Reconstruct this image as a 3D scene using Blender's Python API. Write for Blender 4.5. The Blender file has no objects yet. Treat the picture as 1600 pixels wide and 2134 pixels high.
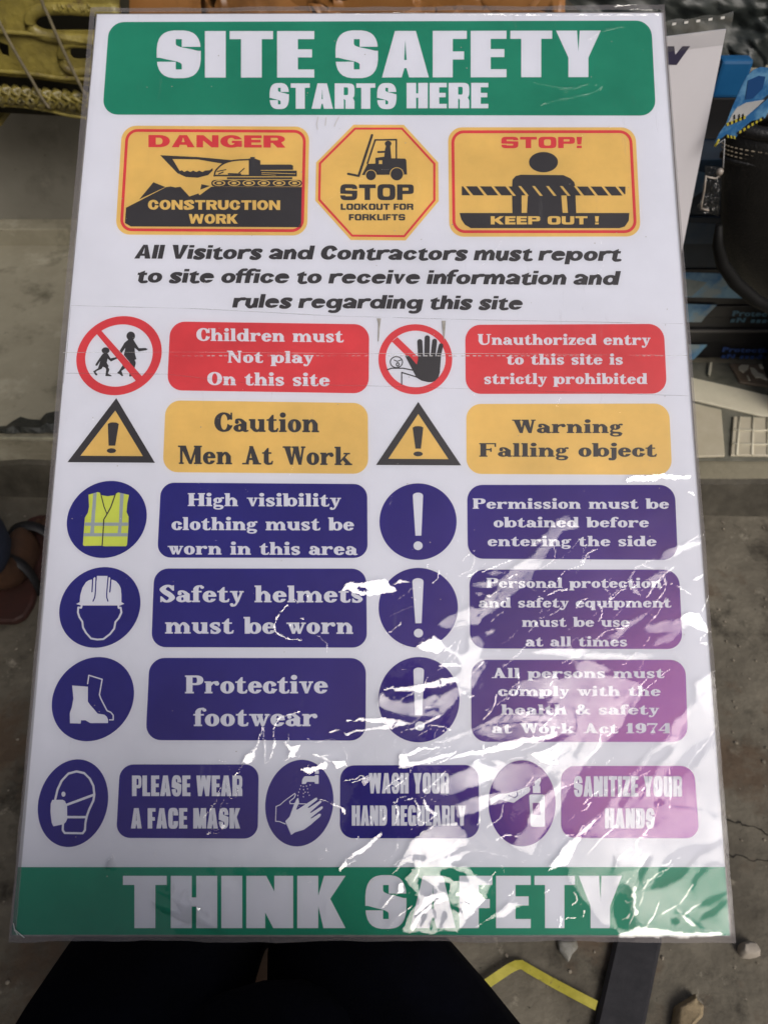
import bpy, bmesh, math, random
import numpy as np
from mathutils import Vector as V, Matrix
from mathutils.geometry import delaunay_2d_cdt

S = bpy.context.scene
COL = S.collection
random.seed(7)

# ---------------------------------------------------------------- camera
FPX, CX, CY = 1600.0, 800.0, 1067.0          # focal length and centre in units of the 1600 x 2134 photograph
PITCH = math.radians(50)
CAMP = V((0, 0, 1.3))
cam_d = bpy.data.cameras.new('camera')
cam = bpy.data.objects.new('camera', cam_d)
COL.objects.link(cam)
cam.location = CAMP
cam.rotation_euler = (math.pi / 2 - PITCH, 0, 0)
cam_d.sensor_fit = 'VERTICAL'
cam_d.sensor_height = 9.8
cam_d.sensor_width = 7.35
cam_d.lens = 9.8 * FPX / 2134
cam_d.clip_start = 0.01
cam_d.clip_end = 200
cam_d.dof.use_dof = True
cam_d.dof.focus_distance = 0.73
cam_d.dof.aperture_fstop = 2.2
S.camera = cam
cF = V((0, math.cos(PITCH), -math.sin(PITCH)))   # forward
cR = V((1, 0, 0))
cU = V((0, math.sin(PITCH), math.cos(PITCH)))

# ---------------------------------------------------------------- light
def back_dir(az, el):
    az, el = math.radians(az), math.radians(el)
    return (cR * math.cos(el) * math.sin(az) + cU * math.sin(el) - cF * math.cos(el) * math.cos(az)).normalized()
SUN = back_dir(24.5, 0)
SUN_ANGLE = 28
world = bpy.data.worlds.new('World')
S.world = world
world.use_nodes = True
wn = world.node_tree
bg = wn.nodes['Background']
sky = wn.nodes.new('ShaderNodeTexSky')
sky.sky_type = 'NISHITA'
sky.sun_disc = False
sky.sun_elevation = math.asin(SUN.z)
sky.sun_rotation = math.atan2(SUN.x, SUN.y)
sky.air_density = 1.0
sky.dust_density = 6.0
sky.ozone_density = 1.0
wn.links.new(sky.outputs[0], bg.inputs[0])
bg.inputs[1].default_value = 0.055
ld = bpy.data.lights.new('sun', 'SUN')
ld.energy = 1.1
ld.angle = math.radians(SUN_ANGLE)
ld.color = (1.0, 0.985, 0.965)
lo = bpy.data.objects.new('sun', ld)
COL.objects.link(lo)
lo.rotation_euler = (-SUN).to_track_quat('-Z', 'Y').to_euler()
S.view_settings.view_transform = 'Standard'
S.view_settings.look = 'None'
S.view_settings.exposure = 0.45
S.view_settings.gamma = 1.0
S.cycles.max_bounces = 10
S.cycles.transparent_max_bounces = 12
S.cycles.use_denoising = True

# ---------------------------------------------------------------- helpers
def tag(o, label=None, cat=None, group=None, kind=None):
    if label: o['label'] = label
    if cat: o['category'] = cat
    if group: o['group'] = group
    if kind: o['kind'] = kind
    return o

def empty(name, loc=(0, 0, 0), M=None):
    o = bpy.data.objects.new(name, None)
    COL.objects.link(o)
    o.empty_display_size = 0.05
    if M is not None: o.matrix_world = M
    else: o.location = loc
    return o

def link_mesh(name, me, mat=None, parent=None):
    o = bpy.data.objects.new(name, me)
    COL.objects.link(o)
    if mat: me.materials.append(mat)
    if parent: o.parent = parent
    return o

def mesh_obj(name, verts, faces, mat=None, parent=None, smooth=False):
    me = bpy.data.meshes.new(name)
    me.from_pydata([tuple(v) for v in verts], [], faces)
    me.update()
    if smooth: me.polygons.foreach_set('use_smooth', [True] * len(me.polygons))
    return link_mesh(name, me, mat, parent)

def bm_obj(name, bm, mat=None, parent=None, smooth=False):
    bmesh.ops.recalc_face_normals(bm, faces=bm.faces[:])
    me = bpy.data.meshes.new(name)
    bm.to_mesh(me)
    bm.free()
    if smooth: me.polygons.foreach_set('use_smooth', [True] * len(me.polygons))
    return link_mesh(name, me, mat, parent)

def bm_box(bm, x0, x1, y0, y1, z0, z1, bevel=0):
    r = bmesh.ops.create_cube(bm, size=1)
    for v in r['verts']:
        v.co = V((x0 + (v.co.x + .5) * (x1 - x0), y0 + (v.co.y + .5) * (y1 - y0), z0 + (v.co.z + .5) * (z1 - z0)))
    if bevel:
        es = list({e for v in r['verts'] for e in v.link_edges})
        bmesh.ops.bevel(bm, geom=es, offset=bevel, segments=2, affect='EDGES', profile=.6)

def tube(bm, pts, r, n=8, close=True):
    pts = [V(p) for p in pts]
    rs = r if isinstance(r, (list, tuple)) else [r] * len(pts)
    rings = []
    up = V((0, 0, 1))
    for i, p in enumerate(pts):
        t = (pts[min(i + 1, len(pts) - 1)] - pts[max(i - 1, 0)]).normalized()
        a = t.cross(up)
        if a.length < .1: a = t.cross(V((1, 0, 0)))
        a.normalize()
        b = t.cross(a).normalized()
        rings.append([bm.verts.new(p + (a * math.cos(k * 2 * math.pi / n) + b * math.sin(k * 2 * math.pi / n)) * rs[i]) for k in range(n)])
    for q in range(len(rings) - 1):
        for k in range(n):
            bm.faces.new((rings[q][k], rings[q][(k + 1) % n], rings[q + 1][(k + 1) % n], rings[q + 1][k]))
    if close:
        bm.faces.new(rings[0][::-1]); bm.faces.new(rings[-1])

def prism(bm, pts, dz):
    """pts: 3D polygon (top face), extruded down by dz"""
    top = [bm.verts.new(V(p)) for p in pts]
    bot = [bm.verts.new(V(p) - V((0, 0, dz))) for p in pts]
    n = len(pts)
    bm.faces.new(top)
    bm.faces.new(bot[::-1])
    for i in range(n):
        bm.faces.new((top[i], bot[i], bot[(i + 1) % n], top[(i + 1) % n]))

def ray(px, py):
    return (cF + cR * ((px - CX) / FPX) - cU * ((py - CY) / FPX))

def on_z(px, py, z):                 # where the sight line of a measured point meets the level z
    d = ray(px, py)
    return CAMP + d * ((z - CAMP.z) / d.z)

def on_y(px, py, y):
    d = ray(px, py)
    return CAMP + d * ((y - CAMP.y) / d.y)

# ---------------------------------------------------------------- materials
def nmat(name):
    m = bpy.data.materials.new(name)
    m.use_nodes = True
    return m, m.node_tree, m.node_tree.nodes['Principled BSDF']

def mat(name, col, rough=.6, col2=None, scale=20, stretch=(1, 1, 1), bump=0, bscale=None, metal=0, spec=None,
        detail=6, lo=.35, hi=.65, tint=None, ior=None, extra=None, coat=0, rvar=0):
    m, t, p = nmat(name)
    p.inputs['Roughness'].default_value = rough
    p.inputs['Metallic'].default_value = metal
    p.inputs['Base Color'].default_value = (*col, 1)
    if spec is not None: p.inputs['Specular IOR Level'].default_value = spec
    if tint: p.inputs['Specular Tint'].default_value = (*tint, 1)
    if ior: p.inputs['IOR'].default_value = ior
    if coat:
        p.inputs['Coat Weight'].default_value = coat
        p.inputs['Coat Roughness'].default_value = .15
    N, L = t.nodes, t.links
    tc = N.new('ShaderNodeTexCoord')
    mp = N.new('ShaderNodeMapping')
    mp.inputs['Scale'].default_value = stretch
    L.new(tc.outputs['Object'], mp.inputs[0])
    last = None
    if col2:
        nz = N.new('ShaderNodeTexNoise')
        nz.inputs['Scale'].default_value = scale
        nz.inputs['Detail'].default_value = detail
        nz.inputs['Roughness'].default_value = .65
        L.new(mp.outputs[0], nz.inputs['Vector'])
        rp = N.new('ShaderNodeValToRGB')
        rp.color_ramp.elements[0].position = lo
        rp.color_ramp.elements[1].position = hi
        rp.color_ramp.elements[0].color = (*col, 1)
        rp.color_ramp.elements[1].color = (*col2, 1)
        L.new(nz.outputs['Fac'], rp.inputs[0])
        last = rp.outputs[0]
        if extra:                      # second, usually finer, set of stains: (colour, scale, lo, hi)
            for (c3, s3, l3, h3) in extra:
                n3 = N.new('ShaderNodeTexNoise')
                n3.inputs['Scale'].default_value = s3
                n3.inputs['Detail'].default_value = 8
                n3.inputs['Roughness'].default_value = .7
                L.new(mp.outputs[0], n3.inputs['Vector'])
                mr = N.new('ShaderNodeMapRange')
                mr.inputs['From Min'].default_value = l3
                mr.inputs['From Max'].default_value = h3
                L.new(n3.outputs['Fac'], mr.inputs['Value'])
                mx = N.new('ShaderNodeMix')
                mx.data_type = 'RGBA'
                L.new(mr.outputs[0], mx.inputs['Factor'])
                L.new(last, mx.inputs['A'])
                mx.inputs['B'].default_value = (*c3, 1)
                last = mx.outputs['Result']
        L.new(last, p.inputs['Base Color'])
        if rvar:
            mr = N.new('ShaderNodeMapRange')
            mr.inputs['To Min'].default_value = rough - rvar
            mr.inputs['To Max'].default_value = rough + rvar
            L.new(nz.outputs['Fac'], mr.inputs['Value'])
            L.new(mr.outputs[0], p.inputs['Roughness'])
    if bump:
        nb = N.new('ShaderNodeTexNoise')
        nb.inputs['Scale'].default_value = bscale or scale * 3
        nb.inputs['Detail'].default_value = 8
        L.new(mp.outputs[0], nb.inputs['Vector'])
        b = N.new('ShaderNodeBump')
        b.inputs['Strength'].default_value = .8
        b.inputs['Distance'].default_value = bump
        L.new(nb.outputs['Fac'], b.inputs['Height'])
        L.new(b.outputs[0], p.inputs['Normal'])
    return m

def ink(name, col, rough=.42, tint=None, ior=1.45, var=.1):
    c2 = tuple(min(1, c * (1 + var) + .004) for c in col)
    c1 = tuple(c * (1 - var) for c in col)
    return mat(name, c1, rough, c2, 9, bump=.00006, bscale=260, tint=tint, ior=ior, rvar=.05)

M_BOARD = ink('sign_white', (.70, .715, .79), .5, var=.03, ior=1.22)
M_GREEN = ink('ink_green', (.008, .235, .14), ior=1.22)
M_YELLOW = ink('ink_yellow', (.76, .51, .14))
M_RED = ink('ink_red', (.66, .045, .055))
M_BLUE = ink('ink_blue', (.012, .015, .195), .2, tint=(1, .36, .64), ior=1.5)
M_BLACK = ink('ink_black', (.035, .031, .033), .4)
M_LIME = ink('ink_lime', (.62, .70, .09))
M_GREY = ink('ink_grey', (.33, .38, .44))
M_EDGE = mat('sign_edge', (.18, .17, .17), .5, (.3, .28, .27), 60)

# ---------------------------------------------------------------- the sign board: its plane in space
W0, H0 = 0.61, 0.915
QUAD = [(203, 30), (1381, 27), (1520, 1950), (25, 1948)]
def solve_plane():
    P = [(0, H0), (W0, H0), (W0, 0), (0, 0)]
    A = []
    for (X, Y), (u, v) in zip(P, QUAD):
        A.append([X, Y, 1, 0, 0, 0, -u * X, -u * Y, -u])
        A.append([0, 0, 0, X, Y, 1, -v * X, -v * Y, -v])
    H = np.linalg.svd(np.array(A, float))[2][-1].reshape(3, 3)
    K = np.array([[FPX, 0, CX], [0, FPX, CY], [0, 0, 1.]])
    m = np.linalg.inv(K) @ H
    m /= (np.linalg.norm(m[:, 0]) + np.linalg.norm(m[:, 1])) / 2
    if m[2, 2] < 0: m = -m
    r1, r2, t = m.T
    r1 = r1 / np.linalg.norm(r1)
    r2 = r2 - r1 * (r1 @ r2)
    r2 = r2 / np.linalg.norm(r2)
    def w(v): return cR * float(v[0]) - cU * float(v[1]) + cF * float(v[2])
    X, Y = w(r1).normalized(), w(r2).normalized()
    Z = X.cross(Y).normalized()
    O = CAMP + w(t)
    return Matrix(((X.x, Y.x, Z.x, O.x), (X.y, Y.y, Z.y, O.y), (X.z, Y.z, Z.z, O.z), (0, 0, 0, 1)))
MB = solve_plane()
MBI = MB.inverted()
OC = MBI @ CAMP                      # camera in board coordinates
_RB = MBI.to_3x3()
_rF, _rR, _rU = _RB @ cF, _RB @ cR, _RB @ cU
def onb(px, py):                     # measured point -> (x, y) on the board, metres
    d = _rF + _rR * ((px - CX) / FPX) - _rU * ((py - CY) / FPX)
    s = -OC.z / d.z
    return (OC.x + d.x * s, OC.y + d.y * s)

# ---------------------------------------------------------------- 2D shape engine
def crop(ox, oy, s):
    return lambda x, y: (ox + x / s, oy + y / s)
ident = lambda x, y: (x, y)

def cr(pts, n=6):                    # Catmull-Rom through tuples of any length
    if len(pts) < 3: return [tuple(p) for p in pts]
    P = [np.array(p, float) for p in pts]
    P = [2 * P[0] - P[1]] + P + [2 * P[-1] - P[-2]]
    out = []
    for i in range(1, len(P) - 2):
        for k in range(n):
            t = k / n
            out.append(tuple(.5 * ((2 * P[i]) + (-P[i - 1] + P[i + 1]) * t + (2 * P[i - 1] - 5 * P[i] + 4 * P[i + 1] - P[i + 2]) * t * t
                                   + (-P[i - 1] + 3 * P[i] - 3 * P[i + 1] + P[i + 2]) * t ** 3)))
    out.append(tuple(P[-2]))
    return out

def sup(cx, cy, rx, ry, n=2, k=28):
    o = []
    for i in range(k):
        a = 2 * math.pi * (i + .5) / k
        c, s = math.cos(a), math.sin(a)
        o.append((cx + rx * math.copysign(abs(c) ** (2 / n), c), cy + ry * math.copysign(abs(s) ** (2 / n), s)))
    return o

def ell(c, u, v, k=64):
    return [(c[0] + u[0] * math.cos(a) + v[0] * math.sin(a), c[1] + u[1] * math.cos(a) + v[1] * math.sin(a))
            for a in (2 * math.pi * i / k for i in range(k))]

def hull(pts):
    pts = sorted(set((round(x, 6), round(y, 6)) for x, y in pts))
    if len(pts) < 3: return pts
    def half(ps):
        h = []
        for p in ps:
            while len(h) >= 2 and (h[-1][0] - h[-2][0]) * (p[1] - h[-2][1]) - (h[-1][1] - h[-2][1]) * (p[0] - h[-2][0]) <= 0: h.pop()
            h.append(p)
        return h
    a, b = half(pts), half(pts[::-1])
    return a[:-1] + b[:-1]

def nib(path, rx, ry=None, n=2, smooth=True, k=12, seg=6):
    """stroke: path of (x,y) or (x,y,rx,ry); returns list of + ops"""
    ry = rx if ry is None else ry
    P = [(p[0], p[1], p[2] if len(p) > 2 else rx, p[3] if len(p) > 3 else ry) for p in path]
    if smooth: P = cr(P, seg)
    return [('+', hull(sup(a[0], a[1], abs(a[2]), abs(a[3]), n, k) + sup(b[0], b[1], abs(b[2]), abs(b[3]), n, k))) for a, b in zip(P, P[1:])]

def line(path, w, mp=ident, smooth=False, k=8):
    P = [mp(*p) for p in path]
    return nib(P, w / 2, smooth=smooth, k=k, seg=4)

def tri(ops):
    """ordered +/- polygons -> triangles of the painted area"""
    vs, fs, sg = [], [], []
    for s, pts in ops:
        if len(pts) < 3: continue
        ar = sum(pts[i - 1][0] * pts[i][1] - pts[i][0] * pts[i - 1][1] for i in range(len(pts)))
        if ar < 0: pts = pts[::-1]
        b = len(vs)
        vs += [V(p) for p in pts]
        fs.append(list(range(b, b + len(pts))))
        sg.append(s)
    r = delaunay_2d_cdt(vs, [], fs, 0, 1e-5)
    keep = [f for f, o in zip(r[2], r[5]) if o and sg[max(o)] == '+']
    return [(v.x, v.y) for v in r[0]], keep

def lift(name, ops, matl, z, parent, scale_px=True, fn=None):
    """flat print: ops in photograph units, laid on the board plane at height z"""
    vs, fs = [], []
    groups = ops if ops and isinstance(ops[0], list) else [ops]
    for g in groups:
        v, f = tri(g)
        b = len(vs)
        vs += v
        fs += [[b + i for i in q] for q in f]
    f2 = fn or onb
    co = []
    for x, y in vs:
        r = f2(x, y)
        co.append((r[0], r[1], z) if len(r) == 2 else r)
    # consistent orientation: +z
    out = []
    for q in fs:
        a, b_, c = [co[i] for i in q[:3]]
        cz = (b_[0] - a[0]) * (c[1] - a[1]) - (b_[1] - a[1]) * (c[0] - a[0])
        out.append(q if cz > 0 else q[::-1])
    used = sorted({i for q in out for i in q})
    ix = {u: k for k, u in enumerate(used)}
    return mesh_obj(name, [co[u] for u in used], [[ix[i] for i in q] for q in out], matl, parent)

def rquad(q, r, inset=0, k=8):
    """rounded quadrilateral TL,TR,BR,BL with corner radius r"""
    TL, TR, BR, BL = [np.array(p, float) for p in q]
    w = (np.linalg.norm(TR - TL) + np.linalg.norm(BR - BL)) / 2
    h = (np.linalg.norm(BL - TL) + np.linalg.norm(BR - TR)) / 2
    out = []
    rr = max(r - inset, 1)
    for (cx, cy, a0) in ((inset + rr, inset + rr, 180), (w - inset - rr, inset + rr, 270), (w - inset - rr, h - inset - rr, 0), (inset + rr, h - inset - rr, 90)):
        for i in range(k + 1):
            a = math.radians(a0 + 90 * i / k)
            x, y = (cx + rr * math.cos(a)) / w, (cy + rr * math.sin(a)) / h
            p = TL * (1 - x) * (1 - y) + TR * x * (1 - y) + BR * x * y + BL * (1 - x) * y
            out.append((p[0], p[1]))
    return out
# ---------------------------------------------------------------- letter shapes
def R(x0, y0, x1, y1): return ('+', [(x0, y0), (x1, y0), (x1, y1), (x0, y1)])
def X(x0, y0, x1, y1): return ('-', [(x0, y0), (x1, y0), (x1, y1), (x0, y1)])
def PP(*p): return ('+', list(p))
def PM(*p): return ('-', list(p))

def caps(ch, st):
    """heavy sans capitals; st: w width factor, sv stem, sh bar, n squareness"""
    sv, sh, n, wf = st['sv'], st['sh'], st['n'], st['w']
    rel = {'I': 0, 'J': .85, 'L': .8, 'E': .84, 'F': .8, 'T': .98, 'M': 1.32, 'W': 1.5, 'N': 1.05, 'A': 1.1, 'Y': 1.05, 'K': 1.08,
           'O': 1.05, 'C': 1.02, 'G': 1.05, 'D': 1.02, 'S': 1.0, 'R': 1.02, 'U': 1.02, 'P': .98, 'H': 1.04, 'Z': .86, 'B': 1.02, 'V': 1.08}
    if ch == ' ': return .55 * wf if n < 3 else .42 * wf, []
    if ch == '!':
        return sv, [PP((0, 1), (sv, 1), (sv * .85, .33), (sv * .15, .33)), R(.05 * sv, 0, .95 * sv, .22)]
    W = wf * rel.get(ch, 1)
    h = 1
    o = []
    if ch == 'I': return sv, [R(0, 0, sv, 1)]
    if ch == 'L': o = [R(0, 0, sv, 1), R(0, 0, W, sh)]
    elif ch == 'E': o = [R(0, 0, sv, 1), R(0, 0, W, sh), R(0, 1 - sh, W, 1), R(0, .5 - sh / 2 + .02, W * .94, .5 + sh / 2 + .02)]
    elif ch == 'F': o = [R(0, 0, sv, 1), R(0, 1 - sh, W, 1), R(0, .47 - sh / 2, W * .92, .47 + sh / 2)]
    elif ch == 'T': o = [R(W / 2 - sv / 2, 0, W / 2 + sv / 2, 1), R(0, 1 - sh, W, 1)]
    elif ch == 'H': o = [R(0, 0, sv, 1), R(W - sv, 0, W, 1), R(0, .5 - sh / 2, W, .5 + sh / 2)]
    elif ch == 'N': o = [R(0, 0, sv * .9, 1), R(W - sv * .9, 0, W, 1), PP((0, 1), (sv * .95, 1), (W, 0), (W - sv * .95, 0))]
    elif ch == 'M':
        s = sv * .92
        o = [R(0, 0, s, 1), R(W - s, 0, W, 1), PP((0, 1), (s * 1.25, 1), (W / 2 + s * .3, 0), (W / 2 - s * .3, 0)), PP((W, 1), (W - s * 1.25, 1), (W / 2 - s * .3, 0), (W / 2 + s * .3, 0))]
    elif ch == 'A':
        s = sv
        o = [PP((0, 0), (W / 2 - s * .52, 1), (W / 2 + s * .52, 1), (W, 0)), PM((W / 2 - .001, .82 if n < 3 else .8), (W / 2 + (W / 2 - s) * .36, sh + .2), (W / 2 - (W / 2 - s) * .36, sh + .2)),
             PM((s * .98, -.01), (W - s * .98, -.01), (W - s * 1.12, .2), (s * 1.12, .2))]
    elif ch == 'V': o = [PP((0, 1), (sv * 1.05, 1), (W / 2, .3), (W - sv * 1.05, 1), (W, 1), (W / 2 + sv * .5, 0), (W / 2 - sv * .5, 0))]
    elif ch == 'W':
        s = sv * .9
        q = W / 4
        o = [PP((0, 1), (s, 1), (q + s * .45, 0), (q - s * .45, 0)), PP((W / 2 - s * .45, 1), (W / 2 + s * .45, 1), (q + s * .45, 0), (q - s * .45, 0)),
             PP((W / 2 - s * .45, 1), (W / 2 + s * .45, 1), (3 * q + s * .45, 0), (3 * q - s * .45, 0)), PP((W - s, 1), (W, 1), (3 * q + s * .45, 0), (3 * q - s * .45, 0))]
    elif ch == 'Y': o = [PP((0, 1), (sv * 1.05, 1), (W / 2, .55), (W - sv * 1.05, 1), (W, 1), (W / 2 + sv * .5, .42), (W / 2 + sv * .5, 0), (W / 2 - sv * .5, 0), (W / 2 - sv * .5, .42))]
    elif ch == 'K': o = [R(0, 0, sv, 1), PP((sv, .62), (W - sv * 1.02, 1), (W, 1), (W * .5 + sv * .42, .56), (W, 0), (W - sv * 1.05, 0), (sv * 1.0, .42))]
    elif ch == 'Z': o = [R(0, 1 - sh, W, 1), R(0, 0, W, sh), PP((0, sh), (W - sv * 1.1, 1 - sh), (W, 1 - sh), (sv * 1.1, sh))]
    elif ch == 'U':
        o = [('+', sup(W / 2, .42, W / 2, .43, n)), X(-.1, .42, W + .1, 1), R(0, .41, sv, 1), R(W - sv, .41, W, 1), ('-', sup(W / 2, .42, W / 2 - sv, .42 - sh, n)), X(sv, .42, W - sv, 1.1)]
    elif ch in 'OCGQ':
        o = [('+', sup(W / 2, .5, W / 2, .515, n)), ('-', sup(W / 2, .5, W / 2 - sv, .515 - sh, n))]
        if ch == 'C': o += [X(W / 2, .36, W + .1, .64)] if n >= 3 else [PM((W / 2, .5), (W + .1, .38), (W + .1, .64))]
        if ch == 'G': o += [X(W / 2, .36, W + .1, .66), R(W * .52, .36, W * .98, .36 + sh * .85), R(W * .98 - sv * .62, .05, W * .98, .5)]
    elif ch == 'D': o = [('+', sup(W * .5, .5, W * .5, .5, n)), R(0, 0, W * .5, 1), ('-', sup(W * .5, .5, W * .5 - sv, .5 - sh, n)), X(sv, sh, W * .5, 1 - sh)]
    elif ch in 'PR':
        o = [('+', sup(W * .6, .69, W * .4, .31, n)), R(0, .38, W * .6, 1), ('-', sup(W * .6, .69, max(W * .4 - sv * .95, .04), .31 - sh * .9, n)), X(sv, .38 + sh * .9, W * .6, 1 - sh * .9), R(0, 0, sv, 1)]
        if ch == 'R': o += [PP((W * .4, .42), (W * .82, .44), (W * 1.02, 0), (W * 1.02 - sv * 1.08, 0))] if n < 3 else [PP((W * .5, .46), (W * .9, .46), (W, .3), (W, 0), (W - sv, 0), (W - sv, .34), (W * .5, .36))]
    elif ch == 'B':
        o = [('+', sup(W * .58, .74, W * .38, .26, n)), ('+', sup(W * .6, .26, W * .4, .27, n)), R(0, 0, W * .6, 1)]
    elif ch == 'S':
        if n >= 3:
            g, m_ = (.034 if n < 4 else W / 2 - sv * .98), W / 2
            cut = [(m_ - g, 1 - sh), (m_ + g, 1 - sh), (m_ + g, .66), (W + .1, .66), (W + .1, .575), (W * .93, .575), (W * .8, .605), (m_ + g * .6, .655), (m_ - g + .01, .69), (m_ - g, .72)]
            if n >= 4: cut = [(sv * .95, 1 - sh), (W - sv * .95, 1 - sh), (W - sv * .95, .70), (W + .1, .70), (W + .1, .58), (W * .9, .6), (sv * .95, .62)]
            o = [('+', sup(W / 2, .5, W / 2, .515, 2.9 if n < 4 else n)), ('-', cut), ('-', [(W - x, 1 - y) for x, y in cut])]
        else:
            a, b = sv * .46, W - sv * .46
            t = sh / 2
            o = nib([(b, .72, a, t), (W * .74, .9, a, t), (W / 2, 1 - t, a, t), (a * 1.15, .76, a, t * 1.1), (W / 2, .5, a, t * 1.25), (b, .25, a, t * 1.1), (W / 2, t, a, t), (W * .22, .1, a, t), (a, .28, a, t)], a, t, n=2.6, k=14, seg=5)
    return W, o

def low(ch, st):
    """roman letters with stems, bowls and (optionally) slab serifs"""
    s, th, t, f = st['s'], st['thin'], st['t'], st['slab']      # stem, hairline, slab thickness, slab overhang (0 = sans)
    xh = st['xh']
    o = []
    def stem(x, y0=0, y1=xh, bot=2, top=1, w=s):
        q = [R(x - w / 2, y0, x + w / 2, y1)]
        if f:
            if bot: q.append(R(x - w / 2 - (f if bot != 3 else 0), y0, x + w / 2 + f, y0 + t))
            if top == 1: q.append(PP((x - w / 2 - f, y1), (x, y1), (x, y1 - t * 1.4), (x - w / 2 - f, y1 - t)))
            if top == 2: q.append(R(x - w / 2 - f, y1 - t, x + w / 2 + f, y1))
        return q
    def ringp(cx, cy, rx, ry, ws=None, wt=None):
        ws, wt = ws or s, wt or th
        return [('+', sup(cx, cy, rx, ry, 2.1)), ('-', sup(cx, cy, rx - ws, ry - wt, 2.1))]
    def arch(x0, x1, y=xh):
        return nib([(x0, y - .26, th / 2, th / 2), (x0 + (x1 - x0) * .3, y - .1, th / 2, th * .55), (x0 + (x1 - x0) * .66, y - .065, s * .4, th * .6), (x1, y - .24, s / 2, th / 2)], th, seg=4) + [R(x1 - s / 2, t * .5, x1 + s / 2, y - .22)]
    ball = lambda x, y, r=.1: ('+', sup(x, y, r if f else .001, r * .95 if f else .001, 2, 16))
    L = f + s / 2                                               # left stem centre
    if ch == ' ': return .42 if f else .3, []
    if ch in 'il':
        top = {'i': xh, 'l': 1.0}[ch]
        o = stem(L, 0, top)
        if ch == 'i': o.append(('+', sup(L, xh + .22, s * .58, s * .55, 2)) if f else R(L - s / 2, xh + .1, L + s / 2, xh + .28))
        return L + s / 2 + f, o
    if ch == 'j':
        o = [R(L - s / 2, -.1, L + s / 2, xh)] + nib([(L, -.08, s / 2, .05), (L - .05, -.2, s * .4, th / 2), (L - .17, -.21, th, th / 2)], th) + [ball(L - .2, -.15, .085)]
        if f: o += [PP((L - s / 2 - f, xh), (L, xh), (L, xh - t * 1.4), (L - s / 2 - f, xh - t)), ('+', sup(L, xh + .22, s * .58, s * .55, 2))]
        return L + s / 2 + f * .4, o
    if ch in 'nhm':
        g = st['n']
        o = stem(L, 0, 1.0 if ch == 'h' else xh)
        o += arch(L + s * .3, L + g)
        if f: o += [R(L + g - s / 2 - f * .7, 0, L + g + s / 2 + f, t)]
        else: o += [R(L + g - s / 2, 0, L + g + s / 2, t)]
        if ch == 'm':
            o += arch(L + g + s * .3, L + 2 * g) + [R(L + 2 * g - s / 2 - (f * .7), 0, L + 2 * g + s / 2 + f, t)]
            return L + 2 * g + s / 2 + f, o
        return L + g + s / 2 + f, o
    if ch == 'u':
        g = st['n']
        o = [R(L - s / 2, .2, L + s / 2, xh), R(L + g - s / 2, 0, L + g + s / 2, xh)]
        o += nib([(L, .22, s / 2, th / 2), (L + g * .34, .06, s * .4, th * .6), (L + g * .7, .1, th / 2, th * .55), (L + g - s * .3, .24, th / 2, th / 2)], th, seg=4)
        if f: o += [PP((L - s / 2 - f, xh), (L, xh), (L, xh - t * 1.4), (L - s / 2 - f, xh - t)), PP((L + g - s / 2 - f, xh), (L + g, xh), (L + g, xh - t * 1.4), (L + g - s / 2 - f, xh - t)), R(L + g, 0, L + g + s / 2 + f, t)]
        return L + g + s / 2 + f, o
    rx, ry = st['o'] / 2, xh / 2 + .012
    cy = xh / 2
    if ch == 'o': return 2 * rx, ringp(rx, cy, rx, ry)
    if ch == 'c':
        o = ringp(rx, cy, rx, ry) + [PM((rx, cy), (2.2 * rx, cy - .14 if f else cy - .15), (2.2 * rx, cy + .17)), ball(2 * rx - .14, cy + .16, .105)]
        if f: o += nib([(2 * rx - .02, cy - .12, .035, .03), (rx * 1.5, .05, .04, th / 2)], th)
        return 2 * rx - .03, o
    if ch == 'e':
        o = ringp(rx, cy, rx, ry) + [PM((rx, cy - (0 if f else .02)), (2.2 * rx, cy - (.20 if f else .15)), (2.2 * rx, cy)), R(s * .6, cy - th * .15, 2 * rx - s * .25, cy + th * .85), X(rx, cy - min(th * 1.3, .13), 2 * rx + .1, cy - th * .15)]
        return 2 * rx - .01, o
    if ch in 'bp':
        x = f * .6 + s / 2
        cx = x + s * .1 + rx
        o = [('+', sup(cx, cy, rx * .98, ry, 2.1)), ('-', sup(cx - s * .08, cy, rx * .98 - s * .9, ry - th, 2.1))]
        o += [R(x - s / 2, 0 if ch == 'b' else -.26, x + s / 2, 1.0 if ch == 'b' else xh)]
        if f:
            y = 1.0 if ch == 'b' else xh
            o += [PP((x - s / 2 - f, y), (x, y), (x, y - t * 1.4), (x - s / 2 - f, y - t))]
            if ch == 'p': o += [R(x - s / 2 - f, -.26, x + s / 2 + f, -.26 + t)]
        return cx + rx * .98, o
    if ch in 'dq':
        cx = rx * .98
        x = cx + rx - s * .1
        o = [('+', sup(cx, cy, rx * .98, ry, 2.1)), ('-', sup(cx + s * .08, cy, rx * .98 - s * .9, ry - th, 2.1))]
        o += [R(x - s / 2, 0 if ch == 'd' else -.26, x + s / 2, 1.0 if ch == 'd' else xh)]
        if f:
            if ch == 'd': o += [R(x, 0, x + s / 2 + f, t), PP((x - s / 2 - f, 1), (x, 1), (x, 1 - t * 1.4), (x - s / 2 - f, 1 - t))]
            else: o += [R(x - s / 2 - f, -.26, x + s / 2 + f, -.26 + t)]
        return x + s / 2 + (f if ch == 'd' else f), o
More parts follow.
